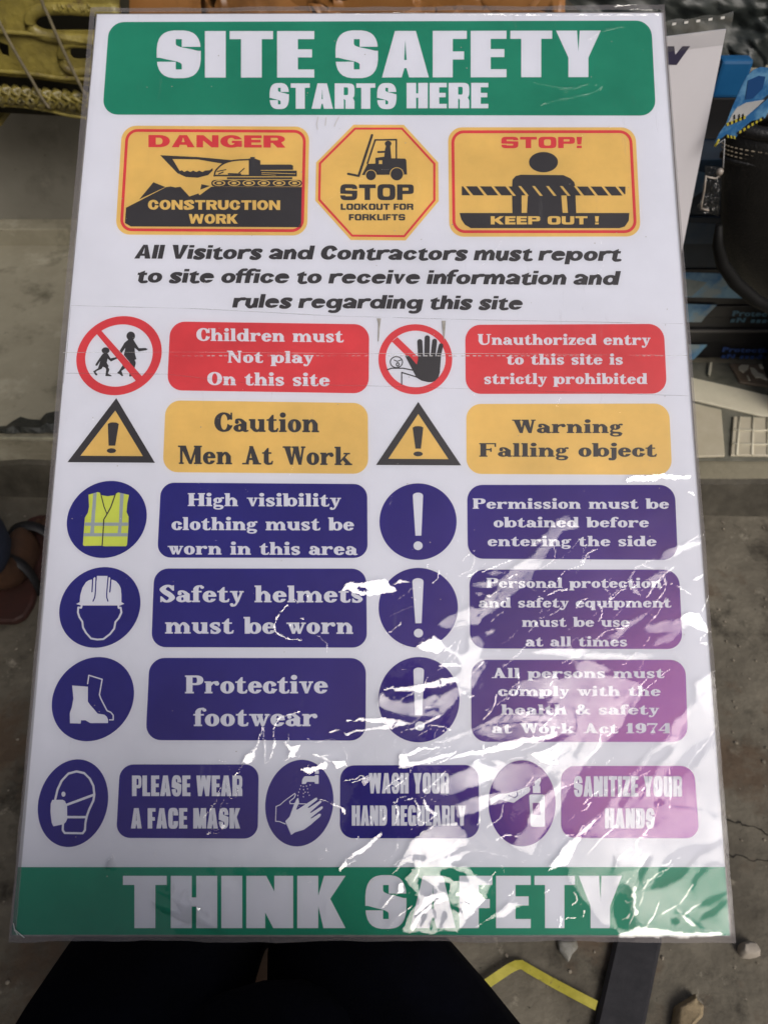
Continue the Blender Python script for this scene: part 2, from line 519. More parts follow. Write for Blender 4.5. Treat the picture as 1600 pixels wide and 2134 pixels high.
    if ch == 'a':
        w = st['o'] * .98
        x = w - s / 2
        bw = w * .5
        o = [('+', sup(bw * .82, .19, bw * .82, .2, 2)), ('-', sup(bw * .92, .2, bw * .92 - s * .95, .2 - th * .9, 2)), R(x - s / 2, .1, x + s / 2, xh - .2)]
        o += nib([(.14, xh - .14, th * .6, th * .5), (w * .28, xh - .04, th * .7, th * .5), (w * .55, xh - .045, s * .35, th * .55), (x, xh - .2, s / 2, th * .6)], th, seg=4)
        o += nib([(bw * .9, .36, th * .5, th * .45), (x, .41, th * .5, th * .5)], th, smooth=False)
        if f: o += [ball(.17, xh - .17, .1)] + nib([(x, .12, s * .5, .06), (x + .06, .03, s * .35, th * .4), (x + s / 2 + f, .06, th * .3, th * .35)], th)
        else: o += [R(x - s / 2, 0, x + s / 2, .2)]
        return (x + s / 2 + f * .9) if f else w, o
    if ch == 'g':
        if f:
            w = st['o'] * .95
            o = [('+', sup(w * .44, .45, w * .42, .215, 2)), ('-', sup(w * .44, .45, w * .42 - s * .85, .215 - th * .75, 2))]
            o += [('+', sup(w * .5, -.09, w * .48, .175, 2.2)), ('-', sup(w * .48, -.1, w * .48 - s * .6, .175 - th, 2.2))]
            o += nib([(w * .2, .24, th * .6, th * .4), (w * .12, .14, .06, .05), (w * .3, .06, s * .5, .055), (w * .75, .03, s * .4, .06), (w * .86, -.06, s * .42, .05)], th, seg=4)
            o += nib([(w * .72, .58, th * .5, th * .4), (w * .84, .65, th * .5, th * .4)], th) + [ball(w * .94, .63, .075)]
            return w, o
        cx = rx * .98
        x = cx + rx - s * .1
        o = [('+', sup(cx, cy, rx * .98, ry, 2.1)), ('-', sup(cx + s * .08, cy, rx * .98 - s * .9, ry - th, 2.1)), R(x - s / 2, -.1, x + s / 2, xh)]
        o += nib([(x, -.08, s / 2, .06), (x - .09, -.21, s * .45, th * .55), (x - .3, -.25, s * .4, th * .5), (x - .45, -.21, th * .5, th * .5)], th)
        return x + s / 2, o
    if ch == 'f':
        x = L
        o = [R(x - s / 2, 0, x + s / 2, .82), R(x - s / 2 - max(f, .09), xh - t, x + s / 2 + max(f, .14), xh)]
        o += nib([(x, .8, s / 2, .05), (x + s * .3, .93, s * .4, th * .5), (x + s * .95, .96, th * .6, th * .5)], th) + [ball(x + s * 1.15, .88, .09)]
        if f: o += [R(x - s / 2 - f, 0, x + s / 2 + f, t)]
        return x + s / 2 + .14, o
    if ch == 't':
        x = max(f, .09) + s / 2
        o = [PP((x - s / 2, .1), (x + s / 2, .1), (x + s / 2, .9 if f else .86), (x + s * .2, .9 if f else .82), (x - s / 2, xh)), R(x - s / 2 - max(f, .09), xh - t, x + s / 2 + .14, xh)]
        o += nib([(x, .14, s / 2, .08), (x + s * .32, .04, s * .42, th * .5), (x + s * 1.05, .06, th * .6, th * .5)], th)
        if f: o += nib([(x + s * 1.05, .06, th * .5, th * .4), (x + s * 1.25, .17, th * .35, th * .4)], th)
        return x + s * 1.3 if f else x + s * 1.1, o
    if ch == 'r':
        o = stem(L)
        o += nib([(L + s * .3, xh - .24, th / 2, th / 2), (L + s * .8, xh - .09, th * .6, th * .55), (L + s * 1.5, xh - .05 - (0 if f else .02), th * .8, th * .6)], th)
        o += [ball(L + s * 1.55, xh - .13, .115)]
        if not f: return L + s * 1.75, o
        return L + s * 1.55 + .11, o
    if ch == 's':
        w = st['o'] * .84
        tt = th * .55
        o = nib([(w - .1, xh - .14, th * .5, tt), (w * .66, xh - .05, th, tt), (w * .32, xh - .07, s * .38, tt), (s * .42, xh - .2, s * .42, tt), (w * .5, xh / 2, s * .62, tt * 1.5), (w - s * .42, .2, s * .42, tt), (w * .66, .06, s * .38, tt), (w * .34, .05, th, tt), (.1, .14, th * .5, tt)], th, seg=4)
        if f: o += [R(w - .13, xh - .24, w - .06, xh), R(.05, 0, .12, .24)]
        return w, o
    if ch in 'vwy':
        hw = st['o'] * .55 + .05
        d = s * 1.0
        def vv(x): return [PP((x, xh), (x + d, xh), (x + hw * .5 + d * .55, 0), (x + hw * .5 + d * .05, 0)), PP((x + hw + d * .6, xh), (x + hw + d * .6 - (th if f else s * .8), xh), (x + hw * .5 + d * .1, 0), (x + hw * .5 + d * .55, 0))]
        x = f
        o = vv(x)
        end = x + hw + d * .6
        if ch == 'w':
            o += vv(x + hw * .62 + d * .1)
            end = x + hw * 1.62 + d * .7
        if f:
            o += [R(x - f, xh - t, x + d + f * .8, xh), R(end - th - f * 1.3, xh - t, end + f * .5, xh)]
            if ch == 'w': o += [R(x + hw * .62 - f * .2, xh - t, x + hw * .62 + d * 1.1 + f * .6, xh)]
        if ch == 'y':
            b = x + hw * .5 + d * .3
            o += nib([(b, .02, th * .5, .04), (b - .1, -.17, th * .5, th * .5), (b - .24, -.21, th * .7, th * .5)], th) + [ball(b - .26, -.14, .09)]
        return end + f * .3, o
    if ch == 'z':
        w = st['o'] * .85
        return w, [R(0, xh - t * 1.1, w, xh), R(0, 0, w, t * 1.1), PP((0, t), (s * 1.1, t), (w, xh - t), (w - s * 1.1, xh - t)), R(0, xh - .24, .07, xh), R(w - .07, 0, w, .24)]
    if ch == 'k':
        o = stem(L, 0, 1.0) + [PP((L + s / 2, .28), (L + s * 1.5, xh - t), (L + s * 2.0, xh - t), (L + s / 2, .14)), PP((L + s * .7, .34), (L + s * 1.2, .48), (L + s * 2.6, t), (L + s * 1.5, t)), R(L + s * 1.1, xh - t, L + s * 2.4, xh), R(L + s * 1.25, 0, L + s * 2.85, t)]
        return L + s * 2.85, o
    # capitals
    c = s * 1.16
    if ch in 'HMNAWPUF' or ch in 'COS&1974V':
        Lc = f + c / 2
        def st2(x, bot=True, top=True, w=c):
            q = [R(x - w / 2, 0, x + w / 2, 1)]
            if f and bot: q.append(R(x - w / 2 - f, 0, x + w / 2 + f, t))
            if f and top: q.append(R(x - w / 2 - f, 1 - t, x + w / 2 + f, 1))
            return q
        if ch == 'H': return 2 * Lc + .5 + .1, st2(Lc) + st2(Lc + .6) + [R(Lc, .46, Lc + .6, .46 + th)]
        if ch == 'N':
            x2 = Lc + .62
            return x2 + f + th, st2(Lc, w=th * 1.2) + st2(x2, bot=False, w=th * 1.2) + [PP((Lc - c * .5, 1), (Lc + c * .55, 1), (x2 + th * .6, 0), (x2 - c * .35, 0)), R(Lc - c / 2 - f * .5, 1 - t, Lc, 1)]
        if ch == 'M':
            x2 = Lc + .86
            return x2 + c / 2 + f, st2(Lc, w=th * 1.2) + st2(x2) + [PP((Lc - th * .6, 1), (Lc + c * .8, 1), (Lc + .56, 0), (Lc + .40, 0)), PP((x2, 1), (x2 - th * 1.2, 1), (Lc + .42, 0), (Lc + .54, 0)), R(Lc - th - f, 1 - t, Lc, 1)]
        if ch == 'A':
            w = .92
            o = [PP((.1 + f, 0), (w * .5 - .06, 1), (w * .5 + .06, 1), (.1 + f + th * 1.5, 0)), PP((w * .5 - .1, 1), (w * .5 + .1, 1), (w, 0), (w - c * 1.15, 0)), R(w * .3, .24, w * .75, .24 + th)]
            if f: o += [R(0, 0, .1 + f + th + f * 1.3, t), R(w - c - f * 1.3, 0, w + f, t)]
            else: o = [PP((0, 0), (w * .5 - c * .3, 1), (w * .5 + c * .45, 1), (w, 0), (w - c, 0), (w - c - .04, .2), (c, .2), (c * .95, 0)), PM((w * .5 + .01, .8), (w - c * 1.25, .36), (c * 1.25, .36))]
            return w + f, o
        if ch == 'V': return .9, [PP((0, 1), (c, 1), (.47, .28), (.9 - c, 1), (.9, 1), (.47 + c * .45, 0), (.47 - c * .45, 0))]
        if ch == 'W':
            o = []
            x = f
            for k in (0, 1):
                o += [PP((x, 1), (x + c * 1.05, 1), (x + .38 + c * .35, 0), (x + .38 - c * .2, 0)), PP((x + .62, 1), (x + .62 - th, 1), (x + .38 - c * .1, 0), (x + .38 + c * .3, 0))]
                if k == 0: x += .44
            o += [R(0, 1 - t, f + c * 1.05 + f, 1), R(x + .62 - th - f, 1 - t, x + .62 + f, 1), R(f + .44 - f * .6, 1 - t, f + .44 + c + f * .5, 1)]
            return x + .62 + f, o
        if ch == 'P':
            return Lc + .66, [('+', sup(Lc + .32, .73, .34, .27, 2.2)), R(Lc, .46, Lc + .32, 1), ('-', sup(Lc + .3, .73, .34 - c * .95, .27 - th, 2.2)), X(Lc, .46 + th, Lc + .3, 1 - th)] + st2(Lc)
        if ch == 'U':
            x2 = Lc + .62
            o = [R(Lc - c / 2, .3, Lc + c / 2, 1), R(x2 - th * .6, .3, x2 + th * .6, 1)] + nib([(Lc, .34, c / 2, th / 2), (Lc + .12, .09, c * .42, th * .6), (Lc + .36, .05, c * .3, th * .55), (x2 - .06, .14, th * .6, th * .5), (x2, .34, th * .6, th / 2)], th, seg=4)
            o += [R(Lc - c / 2 - f, 1 - t, Lc + c / 2 + f, 1), R(x2 - th - f, 1 - t, x2 + th + f, 1)]
            return x2 + th + f, o
        if ch == 'F': return Lc + .68, st2(Lc) + [R(Lc, 1 - t, Lc + .64, 1), R(Lc + .56, .72, Lc + .64, 1), R(Lc, .47, Lc + .4, .47 + th), R(Lc + .34, .36, Lc + .42, .64)]
        if ch == 'O': return .92, [('+', sup(.46, .5, .46, .515, 2.1)), ('-', sup(.46, .5, .46 - c, .515 - th, 2.1))]
        if ch == 'C':
            o = [('+', sup(.46, .5, .46, .515, 2.1)), ('-', sup(.46 + .02, .5, .46 - c, .515 - th * (1 if f else 1.2), 2.1)), PM((.46, .5), (1.1, .2), (1.1, .8)), PM((.74, .34), (1.1, .34), (1.1, .62), (.74, .62))]
            if f: o += [R(.79, .62, .87, 1)] + nib([(.86, .32, .03, .03), (.7, .1, .05, .05), (.5, .05, .08, .04)], th)
            return .88, o
        if ch == 'S':
            tt = th * .55
            w = .74
            o = nib([(w - .1, .74, th * .5, tt), (w * .68, .94, th, tt), (w * .42, .95, s * .5, tt), (c * .5, .75, c * .5, tt), (w * .5, .52, c * .7, tt * 1.5), (w - c * .5, .27, c * .5, tt), (w * .6, .06, s * .5, tt), (w * .34, .06, th, tt), (.1, .26, th * .5, tt)], th, seg=4)
            return w, o + [R(w - .12, .68, w - .05, 1), R(.04, 0, .11, .34)]
        if ch == '&':
            return .95, ringp(.34, .27, .33, .29) + [('+', sup(.38, .76, .24, .25, 2)), ('-', sup(.38, .77, .24 - s * .8, .25 - th, 2))] + nib([(.28, .66, s * .45, .05), (.5, .36, s * .55, .05), (.82, .06, s * .5, .06)], th) + nib([(.7, .5, th * .5, th * .4), (.66, .28, th * .6, .05), (.5, .08, .06, .04)], th) + [R(.58, .46, .9, .46 + t)]
        if ch == '1': return .55, [R(.27 - c / 2, 0, .27 + c / 2, 1), R(.02, 0, .54, t), PP((.02, .8), (.27, 1), (.27, .82), (.02, .72))]
        if ch == '9': return .72, [('+', sup(.36, .66, .35, .35, 2)), ('-', sup(.36, .66, .35 - c, .35 - th, 2))] + nib([(.71 - c / 2, .62, c / 2, .06), (.56, .22, c * .45, .07), (.34, .05, .07, th / 2), (.16, .12, .05, .04)], th, seg=4) + [ball(.15, .16, .1)]
        if ch == '7': return .68, [R(0, 1 - t * 1.9, .68, 1), R(0, .72, .07, 1), PP((.68, 1 - t), (.56, 1 - t * 1.5), (.2, 0), (.2 + c * 1.2, 0), (.44, .4))]
        if ch == '4': return .76, [R(.44, 0, .44 + c, 1), R(.3, 0, .76, t), R(0, .24, .76, .24 + th), PP((0, .26), (.46, 1), (.56, 1), (.12, .28))]
    return .5, [R(.05, 0, .45, xh)]

F_IMPACT = dict(fn=caps, sv=.235, sh=.175, n=3.6, w=.5, sp=.045)
F_HEAVY = dict(fn=caps, sv=.30, sh=.225, n=2.1, w=.86, sp=.07)
F_WIDE = dict(fn=caps, sv=.33, sh=.24, n=4.2, w=1.02, sp=.10)
F_SLAB = dict(fn=low, s=.255, thin=.112, t=.088, slab=.062, xh=.67, n=.435, o=.66, sp=.05)
F_HUM = dict(fn=low, s=.28, thin=.2, t=.175, slab=0, xh=.71, n=.43, o=.78, sp=.055, shear=.16)
_gc = {}
def glyph(ch, st):
    k = (id(st), ch)
    if k not in _gc: _gc[k] = st['fn'](ch, st)
    return _gc[k]

def text_ops(s, st, xl, xr, yl, yr, h):
    """letter shapes fitted between xl and xr (photograph units) on a baseline yl..yr, capital height h"""
    adv, x = [], 0
    for c in s:
        w, o = glyph(c, st)
        adv.append((x, o))
        x += w + st['sp']
    tot = x - st['sp']
    sh = st.get('shear', 0)
    k = (xr - xl) / (tot + sh)
    out = []
    for x0, ops in adv:
        g = []
        for sg, pts in ops:
            g.append((sg, [(xl + (x0 + p[0] + sh * p[1]) * k, yl + (yr - yl) * ((x0 + p[0]) / tot) - p[1] * h) for p in pts]))
        if g: out.append(g)
    return out
# ---------------------------------------------------------------- the sign and everything printed on it
sign = empty('safety_sign', M=MB)
tag(sign, 'large white site safety sign in glossy clear wrap with green bands, resting on a lap', 'sign')
TH = .004
cs = [onb(*q) for q in QUAD]
bm = bmesh.new()
prism(bm, [(x, y, 0) for x, y in cs], TH)
bd = bm_obj('board', bm, M_BOARD, sign)
bm = bmesh.new()                                  # darker raw edge, a hair proud of the board's own sides
loop = [cs[0], cs[1], cs[2], cs[3]]
cxm, cym = sum(p[0] for p in loop) / 4, sum(p[1] for p in loop) / 4
def off(p, d): return (p[0] + (d if p[0] > cxm else -d), p[1] + (d if p[1] > cym else -d))
tp = [bm.verts.new((*off(p, .0014), -.0004)) for p in loop]
bt = [bm.verts.new((*off(p, .0014), -TH - .0004)) for p in loop]
for i in range(4): bm.faces.new((tp[i], tp[(i + 1) % 4], bt[(i + 1) % 4], bt[i]))
ti = [bm.verts.new((*off(p, .0002), -.0004)) for p in loop]
for i in range(4): bm.faces.new((ti[i], ti[(i + 1) % 4], tp[(i + 1) % 4], tp[i]))
bm_obj('edge_trim', bm, M_EDGE, sign)

L1, L2, L3, L4 = .00012, .00024, .00036, .00048
def panel(name, q, r, m, z=L1, label=None):
    o = lift(name, [('+', rquad(q, r))], m, z, sign)
    if label: o['label'] = label
    return o
def words(parent, m, z, st, rows, name='lettering'):
    for row in rows:                     # one piece of print per line
        o = lift(name, text_ops(row[0], st, *row[1:]), m, z, parent)
    return o

# header
hd = panel('header_band', [(228, 46), (1356, 43), (1366, 241), (214, 239)], 32, M_GREEN, label='green header band with rounded corners')
words(hd, M_BOARD, L2, F_IMPACT, [('SITE', 327, 655, 162, 162, 97), ('SAFETY', 699, 1251, 162, 161, 97), ('STARTS', 562, 826, 227, 227, 53), ('HERE', 847, 1017, 226, 226, 53)])
# footer
e = lambda y: (203 - .0928 * (y - 30), 1381 + .0723 * (y - 27))
ft = lift('footer_band', [('+', [(e(1807)[0], 1807), (e(1807)[1], 1807), (1520, 1950), (25, 1948)])], M_GREEN, L1, sign)
ft['label'] = 'green footer band across the bottom edge'
words(ft, M_BOARD, L2, F_IMPACT, [('THINK', 257, 720, 1934, 1934, 109), ('SAFETY', 761, 1295, 1934, 1934, 109)])

# danger panel
c3 = crop(200, 230, 3.2)
def P(c, *p): return [c(*q) for q in p]
dp = panel('danger_panel', [(255, 262), (645, 264), (640, 491), (241, 489)], 30, M_YELLOW, label='yellow danger panel with an excavator')
q = [(263, 269), (638, 271), (633, 484), (250, 482)]
lift('border', [('+', rquad(q, 25)), ('-', rquad(q, 25, 6))], M_RED, L2, dp)
words(dp, M_RED, L2, F_HEAVY, [('DANGER', 310, 594, 307, 308, 25.5)])
ops = [('+', P(c3, (430, 300), (680, 312), (910, 333), (850, 357), (680, 328), (512, 325), (560, 405), (575, 400), (590, 412), (610, 402), (630, 412), (650, 402), (670, 412), (690, 402), (710, 412), (730, 402), (760, 400), (780, 385), (780, 402), (750, 432), (680, 450), (600, 445), (545, 420)))]
ops += line([(790, 438), (802, 400), (850, 357), (920, 335), (1022, 329)], 3.4, c3, smooth=True)
ops += [('+', P(c3, (785, 430), (1022, 430), (1022, 441), (785, 441))),
        ('+', P(c3, (1020, 322), (1030, 322), (1030, 312), (1060, 312), (1060, 322), (1097, 335), (1097, 362), (1300, 362), (1315, 370), (1315, 397), (1100, 399), (1100, 403), (1340, 403), (1340, 441), (1020, 441)))]
ops += [('-', P(c3, (1105, 414), (1330, 422), (1330, 426), (1105, 418))), ('-', P(c3, (1105, 425), (1200, 432), (1200, 435), (1105, 428)))]
ops += line([(885, 424), (965, 426)], 3.4, c3) + line([(955, 418), (990, 388)], 2.4, c3) + line([(810, 408), (868, 396)], 2.2, c3) + line([(820, 425), (850, 412)], 2.4, c3)
ops += [('+', P(c3, (875, 447), (1310, 447), (1310, 460), (875, 460)))] + line([(792, 487), (1352, 487)], 14, c3, k=14)
for x in (822, 922, 1020, 1120, 1222, 1325):
    for sg, a, b in (('-', 42, 19), ('+', 33, 14), ('-', 17, 8)): ops.append((sg, [c3(*p) for p in sup(x, 486, a, b, 2, 18)]))
ops += [('+', P(c3, (770, 510), (1375, 512), (1368, 780), (235, 775), (195, 752), (203, 650), (470, 512), (500, 508), (530, 515), (565, 510), (625, 575), (640, 570), (685, 555), (692, 567))),
        ('+', P(c3, (385, 480), (465, 512), (290, 595))), ('+', P(c3, (705, 493), (762, 505), (697, 530)))]
lift('symbol', ops, M_BLACK, L2, dp)
words(dp, M_YELLOW, L3, F_HEAVY, [('CONSTRUCTION', 309, 584, 437, 438, 20), ('WORK', 394, 496, 466.5, 466.5, 20)])

# octagon
c4 = crop(630, 240, 5.161)
oc = lift('forklift_panel', [('+', P(c4, (550, 103), (1090, 105), (1460, 510), (1465, 925), (1110, 1348), (520, 1343), (140, 920), (148, 510)))], M_YELLOW, L1, sign)
oc['label'] = 'yellow octagon with a forklift'
lift('border', [('+', P(c4, (562, 135), (1075, 135), (1430, 520), (1430, 920), (1100, 1315), (530, 1308), (170, 915), (178, 515))),
                ('-', P(c4, (572, 157), (1066, 157), (1406, 528), (1406, 912), (1090, 1291), (540, 1286), (194, 906), (202, 525)))], M_RED, L2, oc)
ops = line([(750, 215), (605, 655)], 5.6, c4, k=4) + line([(605, 655), (492, 632)], 5.6, c4, k=4) + line([(700, 520), (783, 268), (1010, 265), (1010, 470)], 3.6, c4)
ops += [('+', P(c4, (700, 525), (785, 522), (785, 460), (880, 448), (888, 370), (900, 330), (945, 330), (957, 465), (1105, 468), (1117, 485), (1125, 640), (640, 645))),
        ('+', [c4(*p) for p in sup(922, 308, 36, 31)])] + line([(815, 398), (890, 395)], 4.4, c4)
ops += [('-', P(c4, (822, 488), (858, 488), (858, 527), (822, 527)))]
for x, y, a in ((737, 648, 53), (1015, 636, 67)): ops += [('-', [c4(*p) for p in sup(x, y, a + 9, a + 7)]), ('+', [c4(*p) for p in sup(x, y, a, a)])]
lift('symbol', ops, M_BLACK, L2, oc)
words(oc, M_BLACK, L2, F_WIDE, [('STOP', 709, 862, 417, 417, 32.5), ('LOOKOUT FOR', 710, 861, 437.6, 437.6, 13), ('FORKLIFTS', 727, 844, 459.5, 459.5, 13)])

# keep out panel
c5 = crop(920, 240, 3.636)
kp = panel('keep_out_panel', [(933, 265.5), (1323, 265.5), (1334.5, 493), (936, 493.5)], 30, M_YELLOW, label='yellow keep out panel with a figure behind a striped barrier')
q = [(940, 272), (1315.5, 271.6), (1326.5, 486), (942.6, 486)]
lift('border', [('+', rquad(q, 26)), ('-', rquad(q, 26, 6))], M_RED, L2, kp)
words(kp, M_RED, L2, F_WIDE, [('STOP!', 1044, 1212, 309, 309, 23.5)])
ops = [('+', [c5(*p) for p in sup(770, 357, 110, 77, 2, 40)]), ('+', P(c5, (532, 545), (535, 490), (560, 462), (600, 452), (920, 455), (975, 480), (1003, 510), (1012, 545))),
       ('+', P(c5, (532, 600), (1012, 600), (1018, 745), (535, 745))), ('-', P(c5, (605, 606), (652, 606), (645, 741), (605, 741))), ('-', P(c5, (905, 606), (945, 606), (955, 741), (915, 741))),
       ('+', P(c5, (152, 540), (1390, 542), (1390, 597), (1378, 610), (152, 608)))]
for x in (170, 275, 382, 490, 588, 693, 798, 903, 1008, 1112, 1215, 1320):
    ops.append(('-', P(c5, (x - 9, 538), (x + 12, 538), (x + 72, 612), (x + 49, 612))))
ops.append(('+', P(c5, (135, 742), (1420, 742), (1415, 800), (1385, 845), (1345, 857), (220, 857), (175, 830), (148, 790))))
lift('symbol', ops, M_BLACK, L2, kp)
words(kp, M_YELLOW, L3, F_WIDE, [('KEEP OUT !', 1022, 1247, 468, 468, 17)])

# notice to visitors
nt = words(sign, M_BLACK, L1, F_HUM, [('All Visitors and Contractors must report', 280, 1296, 539, 544, 29),
     ('to site office to receive information and', 284, 1293, 588.8, 594, 29), ('rules regarding this site', 484, 1092, 641, 645.5, 28.5)], 'visitor_notice')

def disc(cr_, c, u, v, m, name='symbol_disc', label=None):
    o = lift(name, [('+', [cr_(*p) for p in ell(c, u, v)])], m, L1, sign)
    if label: o['label'] = label
    return o
# children prohibited
ck = crop(150, 650, 8)
pr = lift('prohibition_ring', [('+', [ck(*p) for p in ell((790, 731), (710, -25), (55, -659))]), ('-', [ck(*p) for p in ell((789, 729), (561, -20), (40, -519))]),
          ('+', P(ck, (490, 310), (415, 365), (1080, 1165), (1182, 1085)))], M_RED, L2, sign)
pr['label'] = 'red ring and slash over two walking children'
ops = [('+', [ck(*p) for p in sup(565, 645, 66, 54)]), ('+', [ck(*p) for p in sup(985, 403, 72, 74)]),
       ('+', P(ck, (520, 695), (600, 695), (650, 775), (720, 760), (770, 745), (775, 775), (700, 805), (655, 828), (600, 780), (585, 850), (620, 905), (605, 920), (630, 960), (605, 1030), (665, 1060), (665, 1075), (562, 1070), (575, 960), (560, 930), (520, 915), (500, 950), (420, 985), (400, 1005), (430, 1040), (425, 1062), (395, 1055), (358, 990), (385, 975), (440, 940), (450, 905), (478, 820), (425, 900), (395, 895), (400, 870), (480, 750))),
       ('+', P(ck, (940, 465), (1030, 465), (1070, 530), (1120, 605), (1230, 603), (1270, 620), (1240, 640), (1120, 660), (1050, 600), (1055, 700), (1080, 790), (1050, 800), (1070, 850), (1050, 940), (1035, 960), (960, 830), (870, 720), (895, 600), (830, 690), (800, 650), (880, 515))),
       ('+', P(ck, (850, 890), (900, 935), (830, 985), (860, 1065), (840, 1075), (800, 1040), (755, 1020), (790, 985))), ('+', P(ck, (965, 1020), (1010, 1065), (985, 1078), (958, 1075)))]
lift('symbol', ops, M_BLACK, L1, pr)
rp1 = panel('text_panel', [(355.3, 670), (769.4, 676), (768, 820), (348.5, 813.4)], 31, M_RED, label='red panel about children')
words(rp1, M_BOARD, L2, F_SLAB, [('Children must', 409.7, 715.4, 710.4, 713.7, 26.4), ('Not play', 472.5, 653.5, 756, 757, 25), ('On this site', 432.3, 687, 802.5, 805, 27)])
# no entry hand
chd = crop(780, 660, 9.4118)
pr = lift('prohibition_ring', [('+', [chd(*p) for p in ell((802, 836), (723, 0), (0, -688))]), ('-', [chd(*p) for p in ell((808, 830), (588, 0), (0, -555))]),
          ('+', P(chd, (450, 400), (342, 490), (620, 760), (830, 950), (865, 800)))], M_RED, L1, sign)
pr['label'] = 'red ring and slash behind a black hand'
ops = [('+', P(chd, (855, 780), (1305, 780), (1292, 960), (1282, 1100), (1250, 1200), (1190, 1260), (1130, 1285), (1050, 1285), (920, 1255), (830, 1200), (780, 1110), (700, 960), (600, 765), (650, 753), (700, 790), (830, 940), (850, 860)))]
for a, b, w in (((890, 492), (905, 790), 11), ((1035, 420), (1028, 790), 11.4), ((1180, 482), (1145, 790), 10.4), ((1305, 568), (1250, 790), 9.6)): ops += line([a, b], w, chd, k=14)
ops += [('+', [chd(*p) for p in sup(432, 893, 130, 118)]), ('-', [chd(*p) for p in sup(432, 893, 110, 98)]), ('+', [chd(*p) for p in sup(457, 938, 36, 44)]), ('-', [chd(*p) for p in sup(457, 938, 15, 22)])]
ops += line([(255, 1040), (340, 1012), (560, 1012), (750, 1050)], 2.6, chd) + line([(535, 1330), (535, 1095), (830, 1185)], 2.6, chd) + line([(385, 850), (450, 878), (520, 850)], 1.9, chd)
lift('symbol', ops, M_BLACK, L2, pr)
rp2 = panel('text_panel', [(969, 677), (1382, 675), (1389, 820.5), (970, 821)], 32, M_RED, label='red panel about unauthorized entry')
words(rp2, M_BOARD, L2, F_SLAB, [('Unauthorized entry', 995, 1354, 718.7, 719, 22.5), ('to this site is', 1055, 1297, 760, 760, 22.5), ('strictly prohibited', 1008, 1348, 800.4, 800.4, 22.5)])
# warning triangles
c6, c7 = crop(130, 640, 2.388), crop(770, 640, 2.388)
for cc, tri_o, tri_i, top, bot, dot, lab in (
        (c6, [(270, 453), (462, 775), (27, 772)], [(265, 515), (402, 742), (92, 740)], (228, 283, 582, 9), (232, 265, 690), (246, 715, 23, 12), 'warning triangle beside the men at work panel'),
        (c7, [(242, 472), (455, 788), (32, 786)], [(242, 532), (392, 757), (93, 755)], (214, 267, 600, 8), (228, 255, 705), (241, 731, 23, 12), 'warning triangle beside the falling object panel')):
    t_ = lift('warning_triangle', [('+', P(cc, *tri_o)), ('-', P(cc, *tri_i))], M_BLACK, L2, sign)
    t_['label'] = lab
    lift('triangle_field', [('+', P(cc, *tri_i))], M_YELLOW, L1, t_)
    mx = (top[0] + top[1]) / 2
    lift('symbol', [('+', P(cc, (top[0], top[2]), (mx - 15, top[2] - top[3] * .8), (mx, top[2] - top[3] * .9), (mx + 15, top[2] - top[3] * .8), (top[1], top[2]), (bot[1], bot[2]), (bot[0], bot[2]))), ('+', [cc(*p) for p in sup(*dot)])], M_BLACK, L3, t_)
yp1 = panel('text_panel', [(345.7, 834.3), (766.5, 840), (767.3, 987.6), (339.4, 984)], 31, M_YELLOW, label='yellow panel about men at work')
words(yp1, M_BLACK, L2, F_SLAB, [('Caution', 447, 665, 899.6, 901, 39.8), ('Men At Work', 370, 734, 967, 969.6, 38.5)])
yp2 = panel('text_panel', [(971, 841.8), (1393, 841), (1399.8, 989.7), (971.8, 987.6)], 31, M_YELLOW, label='yellow panel about falling objects')
words(yp2, M_BLACK, L2, F_SLAB, [('Warning', 1066.5, 1295.5, 902.6, 902.6, 28), ('Falling object', 998, 1366.7, 952, 952, 28.5)])
# mandatory discs, left
cv = crop(130, 990, 8.421)
d = disc(cv, (785, 779), (700, -25), (50, -676), M_BLUE, label='blue disc with a reflective vest')
vs_ = lift('symbol', [('+', P(cv, (465, 345), (625, 300), (665, 310), (700, 355), (800, 372), (925, 355), (960, 320), (985, 305), (1175, 350), (1145, 500), (1132, 650), (1168, 730), (1165, 900), (1140, 1230), (1120, 1250), (740, 1250), (700, 1240), (390, 1245), (367, 1225), (400, 750), (455, 660), (475, 560)))], M_LIME, L2, d)
ops = [('+', P(cv, (550, 320), (610, 306), (572, 835), (560, 1030), (495, 1030), (510, 830))), ('+', P(cv, (1020, 315), (1085, 330), (1052, 830), (1035, 1030), (975, 1030), (1000, 830))),
       ('+', P(cv, (402, 835), (1166, 835), (1160, 892), (400, 892))), ('+', P(cv, (386, 1020), (1155, 1020), (1150, 1078), (382, 1075)))]
lift('symbol', ops, M_GREY, L3, d)
lift('symbol', line([(680, 325), (740, 560), (790, 682)], 2.2, cv) + line([(942, 325), (860, 560), (790, 690), (735, 780), (720, 1050), (705, 1240)], 2.5, cv), M_BLACK, L4, d)
ch_ = crop(110, 1170, 8)
d = disc(ch_, (790, 767), (675, -30), (55, -672), M_BLUE, label='blue disc with a hard hat')
ops = [('+', P(ch_, (455, 680), (465, 560), (500, 440), (560, 345), (610, 313), (665, 300), (672, 300), (700, 262), (716, 268), (722, 320), (740, 320), (742, 242), (918, 242), (918, 320), (935, 320), (938, 268), (956, 265), (975, 305), (1000, 305), (1060, 330), (1110, 385), (1140, 450), (1150, 560), (1150, 680), (1200, 705), (1130, 735), (480, 735), (395, 710)))]
for pth, w in (([(672, 296), (660, 505)], 2.8), ([(729, 250), (712, 560), (678, 662)], 2.6), ([(930, 250), (905, 560), (925, 662)], 2.6), ([(975, 296), (958, 508)], 3)):
    ops += [('-', o_[1]) for o_ in line(pth, w, ch_, smooth=len(pth) > 2)]
